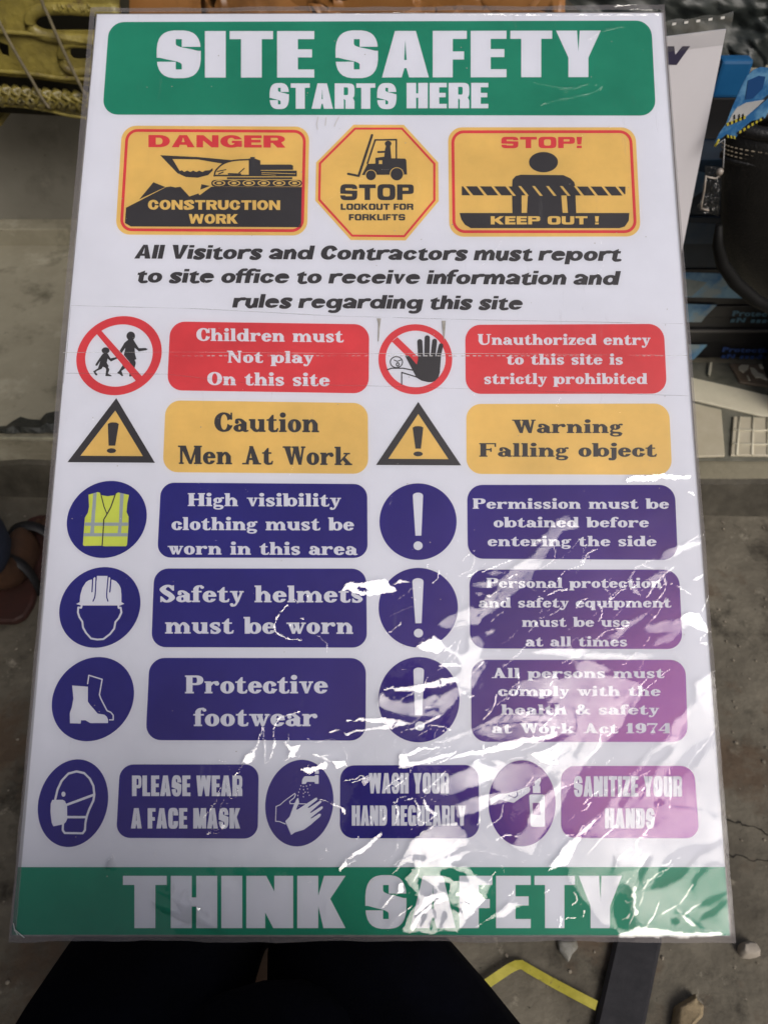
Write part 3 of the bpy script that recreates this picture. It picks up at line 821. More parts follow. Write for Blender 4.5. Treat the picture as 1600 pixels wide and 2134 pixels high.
ops += line([(488, 740), (480, 772), (432, 768), (425, 850), (450, 930), (500, 1005), (510, 1100), (560, 1190), (645, 1285), (750, 1302), (850, 1295), (960, 1210), (1030, 1120), (1050, 1010), (1110, 940), (1150, 850), (1138, 772), (1105, 775), (1100, 740)], 4, ch_)
lift('symbol', ops, M_BOARD, L2, d)
cb = crop(100, 1360, 8.889)
d = disc(cb, (838, 862), (760, -60), (55, -778), M_BLUE, label='blue disc with safety boots')
ops = [('+', P(cb, (455, 608), (748, 632), (745, 905), (790, 970), (930, 1130), (1050, 1150), (1095, 1185), (1120, 1240), (1120, 1305), (790, 1305), (700, 1253), (620, 1253), (613, 1315), (415, 1308), (412, 1120), (450, 1010), (478, 850), (470, 750)))]
ops += line([(742, 575), (765, 420), (1010, 495), (960, 780), (985, 850), (1100, 1075), (1170, 1105), (1215, 1160), (1215, 1245), (1150, 1245)], 2.7, cb)
lift('symbol', ops, M_BOARD, L2, d)
bp = panel('text_panel', [(336, 1005.7), (765, 1008.8), (766, 1162.8), (328, 1162)], 28, M_BLUE, label='blue panel about high visibility clothing')
words(bp, M_BOARD, L2, F_SLAB, [('High visibility', 392, 710, 1054.7, 1055.6, 27), ('clothing must be', 358, 737.5, 1104.6, 1105.5, 27), ('worn in this area', 350, 744, 1155.4, 1156.7, 26.5)])
bp = panel('text_panel', [(322, 1184.7), (763, 1185), (764.6, 1349.6), (315.7, 1348.7)], 30, M_BLUE, label='blue panel about safety helmets')
words(bp, M_BOARD, L2, F_SLAB, [('Safety helmets', 333, 756, 1254.7, 1255.6, 35), ('must be worn', 344.6, 736, 1320.3, 1321, 35)])
bp = panel('text_panel', [(312.3, 1371), (762.6, 1371.4), (761.7, 1543.4), (304, 1542.5)], 32, M_BLUE, label='blue panel about protective footwear')
words(bp, M_BOARD, L2, F_SLAB, [('Protective', 386, 683, 1445, 1445, 37.5), ('footwear', 404.5, 661.5, 1513.3, 1513.3, 38)])
# mandatory discs, right: exclamation marks
c9, c10, c11 = crop(770, 990, 2.1918), crop(50, 1350, 2.1918), crop(770, 1350, 2.1918)
for cc, c_, u, v, top, bot, dot, lab in (
        (c9, (221, 213), (176, 0), (0, -175), (197, 244, 95), (209, 236, 277), (221, 323, 21, 20), 'exclamation mark beside the permission panel'),
        (c9, (222, 606), (181, 0), (0, -182), (195, 246, 487), (209, 237, 677), (223, 722, 21, 20), 'exclamation mark beside the personal protection panel'),
        (c11, (225, 237), (185, 0), (0, -195), (200, 248, 105), (207, 240, 308), (229, 357, 22, 21), 'exclamation mark beside the health and safety panel')):
    d = disc(cc, c_, u, v, M_BLUE, label='blue disc with an ' + lab)
    m_ = (top[0] + top[1]) / 2
    w_ = (top[1] - top[0]) / 2
    lift('symbol', [('+', P(cc, (top[0], top[2]), (bot[0], bot[2]), (bot[1], bot[2]), (top[1], top[2]))), ('+', [cc(*p) for p in sup(m_, top[2], w_, w_ * .62)]), ('+', [cc(*p) for p in sup(*dot)])], M_BOARD, L2, d)
for q, lab, rows in (
        ([(973, 1010.5), (1405, 1010.5), (1411.5, 1167), (974.4, 1164.3)], 'blue panel about permission', [('Permission must be', 984.4, 1392.8, 1060.3, 1060.3, 21.5), ('obtained before', 1028, 1351, 1099, 1099, 21.5), ('entering the side', 1015.5, 1366.8, 1138.3, 1138.3, 21.5)]),
        ([(977.6, 1187), (1414, 1187), (1421.5, 1352.7), (979, 1351.4)], 'blue panel about protective equipment', [('Personal protection', 1013, 1378, 1225, 1225, 20.5), ('and safety equipment', 996.8, 1397.3, 1266, 1266, 20.5), ('must be use', 1087, 1310.6, 1306.2, 1306.2, 20.5), ('at all times', 1094, 1306, 1347, 1347, 20.5)]),
        ([(981, 1375), (1427, 1375), (1432.5, 1546.2), (982, 1546)], 'blue panel about the health and safety act', [('All persons must', 1024, 1382.7, 1413, 1413, 21), ('comply with the', 1037, 1375.4, 1450.4, 1450.4, 21), ('health & safety', 1043.7, 1372, 1489, 1489, 21), ('at Work Act 1974', 1024, 1395, 1528, 1528, 21)])):
    bp = panel('text_panel', q, 32, M_BLUE, label=lab)
    words(bp, M_BOARD, L2, F_SLAB, rows)
# bottom row
cm = crop(70, 1560, 9.412)
d = disc(cm, (780, 1071), (688, -45), (60, -859), M_BLUE, label='blue oval with a masked head')
ops = line([(432, 1000), (480, 800), (560, 630), (690, 490), (850, 448), (1000, 480), (1110, 590), (1180, 730), (1200, 900), (1180, 1020), (1100, 1190), (1050, 1330), (1025, 1450), (1015, 1600), (970, 1660), (620, 1655), (580, 1600), (585, 1480)], 4.6, cm)
ops += line([(650, 1105), (1190, 905)], 5, cm) + line([(650, 1343), (1040, 1343)], 5.4, cm) + [('+', [cm(*p) for p in sup(594, 893, 40, 50)])]
ops += [('+', P(cm, (375, 1005), (580, 1003), (625, 1030), (650, 1090), (665, 1130), (668, 1380), (640, 1440), (600, 1480), (400, 1525), (365, 1460), (340, 1250), (345, 1080)))]
lift('symbol', ops, M_BOARD, L2, d)
cw = crop(540, 1570, 9.412)
d = disc(cw, (790, 975), (668, -20), (35, -850), M_BLUE, label='blue oval with hands being washed')
ops = [('+', P(cw, (840, 600), (845, 520), (880, 460), (900, 448), (1095, 448), (1095, 425), (1168, 425), (1168, 595), (1095, 595), (1090, 560), (940, 557), (912, 600))), ('+', P(cw, (1100, 335), (1172, 335), (1172, 400), (1095, 400)))]
for x, y in ((820, 635), (870, 650), (930, 640), (800, 700), (875, 710), (950, 695), (780, 760), (905, 760), (960, 765), (760, 825), (870, 785), (870, 850), (985, 820), (1000, 620)): ops.append(('+', [cw(*p) for p in sup(x, y, 9, 13, 2, 8)]))
ops += line([(520, 1385), (400, 1335), (325, 1330), (335, 1040), (410, 1010), (500, 930), (700, 785), (715, 810), (690, 870), (600, 940), (610, 985), (690, 985), (920, 990)], 1.9, cw)
ops += [('+', P(cw, (630, 1600), (515, 1330), (600, 1240), (690, 990), (740, 890), (770, 870), (785, 960), (725, 1100), (755, 1100), (1100, 875), (1130, 865), (1145, 905), (950, 1060), (975, 1070), (1190, 930), (1225, 935), (1220, 960), (995, 1160), (1020, 1165), (1225, 1035), (1252, 1050), (1240, 1085), (1005, 1270), (1030, 1275), (1180, 1180), (1215, 1190), (1200, 1235), (1010, 1400), (880, 1495), (700, 1550)))]
lift('symbol', ops, M_BOARD, L2, d)
cz = crop(1000, 1570, 8.889)
d = disc(cz, (775, 925), (622, 0), (0, -798), M_BLUE, label='blue oval with a hand under a pump bottle')
ops = [('+', P(cz, (190, 965), (185, 840), (330, 760), (520, 735), (690, 690), (850, 620), (905, 620), (930, 660), (910, 720), (740, 830), (620, 915), (500, 890), (440, 870), (355, 862)))]
ops += [('-', o_[1]) for o_ in line([(520, 775), (640, 825), (690, 780), (685, 720)], 1.8, cz)]
ops += [('+', rquad(P(cz, (905, 760), (1190, 760), (1200, 1360), (940, 1360)), 4)), ('-', P(cz, (970, 915), (1110, 915), (1115, 1140), (975, 1140))), ('+', P(cz, (970, 600), (1110, 600), (1115, 735), (975, 735))), ('+', P(cz, (1000, 520), (1110, 450), (1130, 500), (1090, 600), (1010, 600)))]
lift('symbol', ops, M_BOARD, L2, d)
for q, lab, rows in (
        ([(250.7, 1593), (539.6, 1593), (537.3, 1747.8), (242.5, 1746)], 'blue panel about wearing a face mask', [('PLEASE WEAR', 275.8, 505.3, 1659, 1659, 43), ('A FACE MASK', 273.6, 500.8, 1726.4, 1726.4, 42.4)]),
        ([(709, 1595), (996.8, 1594), (998, 1747), (708, 1747)], 'blue panel about washing hands', [('WASH YOUR', 769, 935, 1653.4, 1653.4, 42.5), ('HAND REGULARLY', 733, 970.7, 1720.5, 1720.5, 42)]),
        ([(1168.3, 1596.4), (1445, 1596), (1456.6, 1747), (1168.3, 1746)], 'blue panel about sanitizing hands', [('SANITIZE YOUR', 1195, 1420, 1660, 1660, 42.5), ('HANDS', 1259.6, 1363, 1726.4, 1726.4, 42)])):
    bp = panel('text_panel', q, 29, M_BLUE, label=lab)
    words(bp, M_BOARD, L2, F_IMPACT, rows)
# ---------------------------------------------------------------- clear plastic sleeve: one wrinkled film over the board
rng = np.random.default_rng(11)
def vnoise(x, y, seed):
    """smooth value noise, numpy arrays"""
    r = np.random.default_rng(seed)
    T = r.random((256, 256)) * 2 - 1
    xi, yi = np.floor(x).astype(int), np.floor(y).astype(int)
    fx, fy = x - xi, y - yi
    fx, fy = fx ** 3 * (fx * (fx * 6 - 15) + 10), fy ** 3 * (fy * (fy * 6 - 15) + 10)
    a, b, c, d_ = T[yi % 256, xi % 256], T[yi % 256, (xi + 1) % 256], T[(yi + 1) % 256, xi % 256], T[(yi + 1) % 256, (xi + 1) % 256]
    return (a * (1 - fx) + b * fx) * (1 - fy) + (c * (1 - fx) + d_ * fx) * fy
def fnoise(x, y, seed, oct=3):
    s, a, t = 0, 1, 0
    for k in range(oct):
        ca, sa = math.cos(.6 + 1.1 * k), math.sin(.6 + 1.1 * k)
        xr_, yr_ = (x * ca - y * sa) * 2 ** k, (x * sa + y * ca) * 2 ** k
        s = s + vnoise(xr_, yr_, seed + k) * a
        t += a
        a *= .5
    return s / t

# sleeve outline in photograph units: slightly larger than the board
F_TL, F_TR, F_BR, F_BL = [np.array(onb(*p)) for p in ((189, 17), (1384, 12), (1531, 1962), (20, 1962))]
NXF, NYF = 640, 980
uu, vv_ = np.meshgrid(np.linspace(0, 1, NXF), np.linspace(0, 1, NYF))
wob = lambda s, a: a * fnoise(s * 14, s * 0 + 3.3, 91, 3)
FX = (F_TL[0] * (1 - uu) + F_TR[0] * uu) * (1 - vv_) + (F_BL[0] * (1 - uu) + F_BR[0] * uu) * vv_
FY = (F_TL[1] * (1 - uu) + F_TR[1] * uu) * (1 - vv_) + (F_BL[1] * (1 - uu) + F_BR[1] * uu) * vv_
eu = np.clip(np.abs(uu - .5) * 2 - .985, 0, 1) / .015
ev = np.clip(np.abs(vv_ - .5) * 2 - .985, 0, 1) / .015
FX = FX + np.sign(uu - .5) * eu * .0012 * fnoise(vv_ * 18, vv_ * 0 + 2.2, 5, 3)
FY = FY - np.sign(vv_ - .5) * ev * .0016 * fnoise(uu * 16, uu * 0 + 7.2, 6, 3)
# forward projection to photograph units
rel = np.stack([FX - OC.x, FY - OC.y, -OC.z * np.ones_like(FX)], -1)
f3 = np.array(_rF); r3 = np.array(_rR); u3 = np.array(_rU)
dep = rel @ f3
PX = CX + FPX * (rel @ r3) / dep
PY = CY - FPX * (rel @ u3) / dep
# tilt that would mirror the bright sky patch towards a viewer bending over the sign
vw = -rel / np.linalg.norm(rel, axis=-1, keepdims=True)
sl = np.array((MBI.to_3x3() @ SUN).normalized())
hv = vw + sl
hv /= np.linalg.norm(hv, axis=-1, keepdims=True)
TX, TY = hv[..., 0] / hv[..., 2], hv[..., 1] / hv[..., 2]
flatd = np.hypot(TX, TY)

WX = PX + 5 * fnoise(PX / 26, PY / 26, 21, 3) + 1.2 * fnoise(PX / 6, PY / 6, 31, 2)
WY = PY + 5 * fnoise(PX / 26, PY / 26, 41, 3) + 1.2 * fnoise(PX / 6, PY / 6, 51, 2)
def pip(poly):
    xs, ys = [p[0] for p in poly], [p[1] for p in poly]
    m = (WX > min(xs)) & (WX < max(xs)) & (WY > min(ys)) & (WY < max(ys))
    if not m.any(): return m
    x, y = WX[m], WY[m]
    ins = np.zeros(x.shape, bool)
    n = len(poly)
    for i in range(n):
        x1, y1 = poly[i - 1]
        x2, y2 = poly[i]
        if y1 == y2: continue
        c = ((y1 > y) != (y2 > y)) & (x < (x2 - x1) * (y - y1) / (y2 - y1) + x1)
        ins ^= c
    r = m.copy()
    r[m] = ins
    return r
LEVEL = np.zeros_like(FX)           # 0 = lies flat and dark, 1 = translucent gleam, 2 = strong gleam
def fill(poly, lev, c=ident):
    LEVEL[pip([c(*p) for p in poly])] = lev
def scratch(path, w, lev, c=ident):
    P = np.array(cr([c(*p) for p in path], 6))
    x0, y0 = P.min(0) - 8; x1, y1 = P.max(0) + 8
    m = (PX > x0) & (PX < x1) & (PY > y0) & (PY < y1)
    if not m.any(): return
    x = PX[m] + 2 * fnoise(PX[m] / 7, PY[m] / 7, 61, 2); y = PY[m] + 2 * fnoise(PX[m] / 7, PY[m] / 7, 71, 2)
    d = np.full(x.shape, 1e9)
    tt = np.zeros(x.shape)
    for k, (a, b) in enumerate(zip(P, P[1:])):
        ab = b - a
        t = np.clip(((x - a[0]) * ab[0] + (y - a[1]) * ab[1]) / (ab @ ab + 1e-9), 0, 1)
        dd = np.hypot(x - a[0] - t * ab[0], y - a[1] - t * ab[1])
        d = np.minimum(d, dd)
    ww = w / 2 * (1 + .7 * vnoise(x / 11, y / 11, 81))
    q = LEVEL[m]
    q[d < ww] = lev
    LEVEL[m] = q
X1, X2, X3, X4 = crop(760, 1180, 4), crop(1100, 1500, 3.721), crop(700, 1690, 3.478), crop(400, 1480, 4.444)
c12, c13, c8, c2_ = crop(0, 1760, 2), crop(800, 1760, 2), crop(90, 990, 2.2857), crop(800, 0, 2)
# broad gleam of the lower right
fill([(480, 390), (620, 340), (780, 310), (860, 260), (830, 220), (700, 200), (650, 180), (760, 140), (860, 150), (950, 120), (930, 60), (1000, 90), (1100, 130), (1240, 160), (1250, 200), (1190, 290), (1150, 350), (1050, 450), (960, 560), (870, 720), (780, 860), (735, 945), (640, 900), (700, 830), (760, 740), (860, 600), (800, 560), (740, 520), (720, 480), (850, 440), (800, 400), (600, 420)], 1, c11)
fill([(1144, 1800), (1181, 1760), (1254, 1688), (1317, 1610), (1377, 1546), (1400, 1510), (1445, 1455), (1454, 1418), (1482, 1400), (1500, 1420), (1510, 1600), (1520, 1800), (1530, 1949), (1290, 1949), (1285, 1936), (1256, 1922), (1234, 1898), (1202, 1855), (1183, 1823), (1181, 1804), (1160, 1806)], 1)
for p in ([(1060, 195), (1130, 215), (900, 480), (720, 680), (680, 660), (820, 440), (950, 280)], [(1440, 130), (1350, 290), (1180, 480), (1060, 430), (1080, 380), (1220, 250), (1380, 130)],
          [(1040, 1100), (1100, 1020), (1200, 980), (1340, 960), (1490, 920), (1500, 960), (1330, 1040), (1180, 1220), (1060, 1280), (940, 1310), (1000, 1180)],
          [(1250, 1310), (1270, 1230), (1340, 1120), (1450, 1100), (1520, 1110), (1520, 1140), (1400, 1140), (1330, 1220), (1270, 1340)],
          [(1310, 1420), (1370, 1370), (1530, 1330), (1480, 1390), (1330, 1450)], [(1300, 1570), (1340, 1520), (1480, 1400), (1540, 1390), (1530, 1430), (1390, 1540)],
          [(660, 1400), (690, 1290), (730, 1265), (800, 1300), (810, 1400), (790, 1480), (860, 1630), (700, 1610), (660, 1500)],
          [(640, 1150), (660, 1040), (690, 1100), (640, 1200)], [(850, 1180), (930, 1050), (960, 1060), (900, 1180), (870, 1290)], [(1100, 1540), (1150, 1520), (1180, 1560), (1120, 1580)],
          [(350, 280), (400, 180), (440, 140), (420, 200), (380, 300)], [(0, 200), (120, 160), (300, 120), (310, 140), (200, 180), (60, 230)], [(480, 900), (540, 890), (520, 920), (470, 925)],
          [(1380, 720), (1480, 740), (1420, 760)], [(960, 640), (1020, 610), (1060, 640), (990, 690)], [(1470, 160), (1400, 210), (1390, 200)]):
    fill(p, 0, X2)
for p, l in (([(1130, 1470), (1200, 1490), (1360, 1620), (1250, 1570)], 2), ([(700, 1650), (860, 1600), (1100, 1640), (1500, 1650), (1500, 1680), (700, 1680)], 2), ([(155, 1160), (200, 1080), (300, 960), (420, 850), (560, 740), (540, 780), (380, 950), (300, 1120)], 2),
             ([(650, 1280), (690, 1180), (840, 1150), (850, 1250), (820, 1340), (790, 1300), (730, 1262)], 1.5)):
    fill(p, l, X2)
scratch([(820, 1300), (810, 1400), (830, 1500)], 5, 2, X2)
scratch([(560, 740), (440, 890), (330, 1060)], 3, 0, X2)
scratch([(1130, 1475), (1240, 1530), (1350, 1615)], 4, 0, X2)
scratch([(1120, 660), (1300, 690), (1500, 725)], 2.2, 0, X2)
scratch([(790, 1470), (830, 1540), (870, 1600)], 3, 0, X2)
# pieces over the middle
fill([(905, 190), (955, 240), (880, 255), (820, 345), (790, 400), (740, 480), (640, 560), (500, 680), (350, 710), (310, 685), (360, 640), (470, 600), (560, 540), (640, 430), (720, 380), (800, 300), (740, 325), (735, 310), (800, 265), (850, 205)], 1, c9)
for p in ([(905, 150), (1000, 130), (1180, 100), (1150, 150), (1000, 175), (915, 175)], [(1010, 60), (1060, 30), (1180, 60), (1060, 80)], [(910, 225), (960, 210), (1010, 230), (960, 240)]): fill(p, 1, X1)
fill([(890, 330), (940, 290), (1000, 310), (960, 350), (900, 350)], 0, X1)
for p, l in (([(1010, 540), (1080, 515), (1070, 560), (1010, 580)], 1.3),
     ([(430, 670), (580, 580), (620, 600), (680, 680), (600, 730), (460, 690)], 2),
     ([(640, 640), (720, 700), (800, 740), (860, 700), (870, 600), (960, 580), (1005, 640), (950, 760), (1010, 800), (960, 930), (890, 1030), (770, 980), (740, 940), (790, 880), (800, 830), (740, 740), (660, 700)], 1.3),
     ([(165, 1030), (500, 975), (740, 930), (780, 960), (560, 1030), (330, 1040)], 2),
     ([(150, 1060), (230, 1110), (330, 1130), (600, 1070), (800, 1000), (890, 1030), (740, 1130), (660, 1240), (590, 1262), (340, 1240), (190, 1210), (112, 1150), (112, 1090)], 1.4),
     ([(590, 1260), (660, 1235), (560, 1300), (300, 1372), (480, 1310)], 2),
     ([(490, 1190), (640, 1180), (620, 1215), (500, 1215)], 0), ([(490, 1010), (600, 1020), (660, 1040), (560, 1070), (480, 1070)], 0),
     ([(-40, 1255), (60, 1258), (240, 1270), (370, 1310), (160, 1360), (-40, 1352), (130, 1330), (180, 1310), (-20, 1280)], 2),
     ([(560, 1470), (900, 1360), (1100, 1260), (1300, 1210), (1500, 1250), (1600, 1280), (1600, 1330), (1400, 1330), (900, 1390), (700, 1450)], 1.5),
     ([(690, 1610), (760, 1575), (1000, 1520), (1200, 1450), (1380, 1420), (1600, 1380), (1600, 1420), (1380, 1470), (1000, 1570), (860, 1580)], 2),
     ([(285, 1580), (440, 1520), (750, 1490), (560, 1520), (350, 1580), (360, 1620), (450, 1620), (800, 1530), (680, 1590), (450, 1650), (330, 1680), (285, 1680)], 2),
     ([(1240, 980), (1330, 955), (1600, 880), (1600, 1140), (1500, 1130), (1560, 1080), (1380, 1080), (1260, 1000)], 1.2),
     ([(1380, 1560), (1600, 1480), (1600, 1640), (1480, 1630)], 2), ([(1050, 1620), (1120, 1610), (1180, 1650), (1100, 1680)], 1.6),
     ([(0, 125), (170, 100), (225, 150), (275, 210), (240, 230), (0, 250), (-100, 225), (-170, 200), (-150, 150)], 2), ([(235, 150), (290, 110), (385, 130), (300, 145)], 2), ([(-60, 170), (20, 190), (40, 215), (-40, 205)], 0)):
    fill(p, l, X1)
scratch([(560, 1030), (700, 1000), (880, 1030)], 2.4, 0, X1)
scratch([(620, 830), (720, 820), (800, 830)], 5, 2, X1)
scratch([(900, 1380), (1050, 1320), (1300, 1300), (1500, 1300)], 2.4, 0, X1)
# right margin pieces
for p, l in (([(1330, 390), (1340, 350), (1400, 320), (1510, 300), (1515, 320), (1430, 345), (1370, 390)], 1), ([(1250, 690), (1330, 665), (1440, 650), (1500, 660), (1430, 700), (1300, 720), (1260, 720)], 1.2),
     ([(1420, 650), (1450, 630), (1500, 640), (1550, 712), (1480, 700)], 2), ([(1310, 740), (1400, 700), (1430, 715), (1380, 760), (1290, 780)], 1), ([(1080, 740), (1150, 690), (1300, 600), (1260, 640), (1180, 700), (1110, 770)], 1),
     ([(1180, 480), (1200, 500), (1230, 552), (1200, 540)], 1.5), ([(1250, 480), (1360, 420), (1350, 470), (1280, 520)], 1), ([(1160, 25), (1200, 5), (1330, 0), (1460, 5), (1450, 20), (1330, 25), (1200, 32), (1170, 35)], 2),
     ([(1440, 85), (1470, 80), (1475, 92)], 2), ([(1470, 480), (1510, 455), (1525, 455), (1490, 485)], 2), ([(1500, 770), (1545, 760), (1550, 775)], 2)):
    fill(p, l, c9)
for p, l in (([(740, 15), (900, 0), (1100, 28), (1300, 30), (1260, 50), (960, 48), (740, 30)], 1.2), ([(930, 60), (1000, 55), (1100, 95), (1060, 110), (960, 90)], 1), ([(1480, 160), (1540, 130), (1570, 150), (1560, 230), (1590, 330), (1540, 300), (1500, 250)], 1.2),
     ([(1380, 360), (1420, 300), (1480, 235), (1440, 330), (1390, 440), (1360, 420)], 1.6)):
    fill(p, l, c11)
# claw shaped gleam over the footer
fill([(370, 500), (460, 380), (540, 230), (620, 150), (720, 95), (870, 75), (940, 150), (970, 240), (900, 265), (860, 300), (980, 290), (900, 350), (820, 380), (870, 400), (940, 395), (1040, 480), (1130, 530), (1120, 560), (1100, 600), (1080, 640), (960, 760), (880, 885), (780, 860), (690, 885), (590, 870), (545, 885), (480, 860), (520, 760), (600, 640), (560, 560), (500, 480), (560, 430), (500, 380)], 1.5, X3)
for p in ([(560, 320), (640, 320), (640, 355), (560, 350)], [(600, 490), (660, 510), (740, 580), (700, 620), (620, 600)], [(750, 430), (820, 410), (930, 440), (970, 500), (860, 495), (760, 460)], [(740, 510), (830, 530), (820, 590), (740, 560)],
          [(820, 670), (900, 700), (910, 730), (830, 710)], [(625, 745), (660, 730), (640, 790), (600, 850)], [(760, 760), (790, 710), (800, 760), (725, 860)], [(500, 380), (560, 365), (580, 400), (520, 440)], [(860, 300), (990, 270), (880, 320), (840, 320)]): fill(p, 0, X3)
for p, l in (([(440, 530), (490, 510), (500, 570), (440, 590)], 2), ([(20, 420), (120, 310), (200, 250), (330, 150), (330, 180), (230, 260), (180, 310), (100, 390), (30, 450)], 2), ([(80, 360), (160, 315), (170, 330), (90, 385)], 0),
             ([(970, 860), (1080, 800), (1200, 700), (1270, 650), (1350, 690), (1260, 730), (1120, 790)], 1.7), ([(640, 620), (780, 590), (830, 640), (720, 660), (650, 720), (600, 780), (560, 860), (540, 850), (600, 700)], 2), ([(860, 600), (980, 540), (1040, 600), (1080, 640), (980, 720), (930, 760), (900, 690), (950, 640)], 2)):
    fill(p, l, X3)
scratch([(420, 600), (350, 680), (330, 700)], 4, 2, X3)
scratch([(550, 690), (480, 740), (400, 810), (380, 870)], 4, 2, X3)
scratch([(1000, 280), (1100, 300), (1230, 330)], 2, 1, X3)
scratch([(820, 640), (850, 680), (920, 650), (1000, 680)], 2, 0, X3)
scratch([(700, 700), (720, 760), (680, 800), (690, 850)], 2, 0, X3)
# gleams left of it
fill([(620, 225), (700, 262), (760, 282), (740, 240), (680, 205), (790, 250), (840, 260), (830, 290), (870, 320), (950, 380), (880, 355), (820, 325), (790, 330), (700, 290), (650, 250)], 2, c12)
fill([(470, 40), (497, 100), (480, 115), (443, 105)], 2, c12)
scratch([(700, 190), (715, 155), (728, 165), (722, 205), (700, 210)], 3, 2, c12)
scratch([(750, 240), (775, 180), (790, 230), (800, 250)], 3, 2, c12)
scratch([(880, 330), (950, 380)], 2.5, 2, c12)
scratch([(510, 105), (580, 145), (640, 180), (700, 215)], 2, 1.4, c12)
for x, y in ((650, 38), (900, 60), (1010, 88), (845, 270), (870, 290), (1360, 20)): scratch([(x - 4, y - 5), (x + 5, y + 6)], 4, 2, c12)
scratch([(965, 30), (985, 70), (1010, 90)], 2, 1.6, c12)
scratch([(1350, 310), (1385, 365)], 5, 1.5, c12)
scratch([(1365, 250), (1380, 290)], 5, 1.5, c12)
S1 = [(400, 610), (440, 560), (500, 450), (560, 380), (600, 350), (640, 200), (660, 165), (670, 250), (680, 340), (680, 470), (710, 470), (750, 380), (770, 300), (760, 200), (800, 90), (860, 55), (1000, 15)]
scratch(S1, 3.6, 2, X4)
fill([(480, 480), (540, 390), (600, 380), (600, 430), (540, 470), (460, 520)], 2, X4)
scratch([(110, 990), (170, 920), (230, 830), (260, 750), (280, 690), (310, 650), (340, 690)], 2.6, 2, X4)
scratch([(350, 740), (360, 810), (420, 780), (430, 720)], 2.4, 2, X4)
scratch([(300, 830), (330, 850), (310, 920), (280, 950), (275, 880), (300, 830)], 2, 1.6, X4)
scratch([(150, 1140), (200, 1110), (240, 1120), (300, 1060)], 5, 1.6, X4)
for p, l in (([(850, 285), (940, 330), (1000, 320), (960, 400), (970, 440), (900, 440), (920, 380)], 2), ([(990, 545), (1060, 530), (1150, 520), (1220, 480), (1250, 490), (1240, 540), (1130, 580), (1080, 590), (1030, 560)], 2),
             ([(1280, 460), (1400, 455), (1440, 500), (1400, 500), (1330, 530)], 2), ([(1390, 190), (1440, 200), (1600, 165), (1600, 180), (1440, 235)], 2), ([(1370, 890), (1430, 920), (1420, 965), (1380, 940)], 2)): fill(p, l, X4)
scratch([(1190, 820), (1300, 860), (1400, 910)], 4, 2, X4)
scratch([(1120, 400), (1200, 430), (1280, 460)], 3.4, 2, X4)
scratch([(1440, 97), (1520, 92), (1600, 88)], 4, 2, X4)
scratch([(1275, 205), (1320, 185), (1370, 185)], 5, 2, X4)
scratch([(1070, 260), (1160, 300), (1250, 270), (1370, 290), (1440, 440), (1440, 490)], 2, 1.8, X4)
scratch([(1420, 655), (1500, 640), (1560, 610), (1600, 600)], 3, 2, X4)
fill([(1560, 620), (1640, 590), (1650, 640), (1600, 700), (1570, 690)], 1.6, X4)
scratch([(1165, 622), (1120, 670), (1104, 735), (1160, 775), (1230, 790)], 3.4, 2, c8)
scratch([(1280, 745), (1350, 800), (1350, 842)], 2, 1.6, c8)
for x, y in ((1215, 605), (1240, 600), (1235, 685), (1180, 715), (1200, 595)): scratch([(x - 4, y), (x + 4, y + 4)], 3.5, 2, c8)
scratch([(1250, 560), (1268, 552), (1262, 580), (1250, 575)], 2, 2, c8)
scratch([(480, 640), (860, 690), (900, 690)], 1.2, 1, c10)
# small squiggles around the wash panel
for p in ([(1540, 600), (1500, 615), (1560, 590)], ):
    scratch(p, 2, 2, c10)
scratch([(50, 735), (70, 760), (60, 785)], 3, 2, c11)
scratch([(110, 700), (130, 750), (120, 800)], 2.6, 2, c11)
scratch([(160, 700), (200, 690), (230, 740), (220, 780), (260, 800)], 2.4, 2, c11)
scratch([(250, 700), (270, 740), (300, 760)], 6, 2, c11)
fill([(380, 715), (500, 680), (620, 650), (740, 600), (860, 500), (800, 590), (640, 690), (480, 750), (400, 770)], 1.5, c11)
fill([(480, 520), (600, 560), (560, 600), (470, 640), (340, 680), (300, 640), (340, 600), (420, 560)], 1.3, c11)
fill([(560, 545), (620, 530), (720, 520), (800, 560), (780, 600), (640, 680), (560, 640)], 1.2, c11)
fill([(540, 705), (620, 660), (640, 690), (560, 710)], 1, c11)
scratch([(600, 690), (720, 640), (870, 560)], 2.4, 0, c11)
fill([(720, 780), (790, 690), (880, 600), (890, 620), (800, 730), (730, 800)], 1.8, c11)
# faint folds near the top
scratch([(1440, 880), (1700, 872), (1740, 744), (1640, 710), (1540, 730), (1300, 880)], 1.2, .1, crop(0, 0, 2))
scratch([(650, 440), (780, 412), (870, 390), (905, 370), (840, 358), (780, 376), (620, 350)], 3, .1, c2_)
scratch([(850, 170), (920, 130), (1000, 120)], 4, .08, c2_)
scratch([(0, 60), (120, 62), (260, 55), (420, 60), (560, 66), (700, 62)], 2, 1.2, crop(700, 0, 2))
scratch([(960, 28), (1040, 22), (1048, 30)], 4, 2, c2_)
scratch([(620, 20), (800, 30), (900, 38)], 2.5, 1.2, crop(1000, 10, 2))
for y0 in (28,): scratch([(1000, 33), (1200, 34), (1375, 33)], 3, .6)

# random small crinkles in the lower half
for k in range(150):
    x, y = rng.uniform(430, 1420), rng.uniform(1180, 1940)
    if y < 1480 and x < 760: continue
    a = rng.normal(.6, .6)
    l = rng.uniform(3, 14)
    scratch([(x, y), (x + l * math.cos(a), y - l * math.sin(a)), (x + 2 * l * math.cos(a + .3), y - 2 * l * math.sin(a + .3))], rng.uniform(1, 2.2), rng.choice([.6, 1, 2]))
for k in range(90):
    x, y = rng.uniform(80, 1420), rng.uniform(60, 1900)
    a = rng.normal(1.2, .8)
    l = rng.uniform(4, 26)
    scratch([(x, y), (x + l * math.cos(a), y - l * math.sin(a))], rng.uniform(.8, 1.3), rng.choice([.04, .07, .12]))

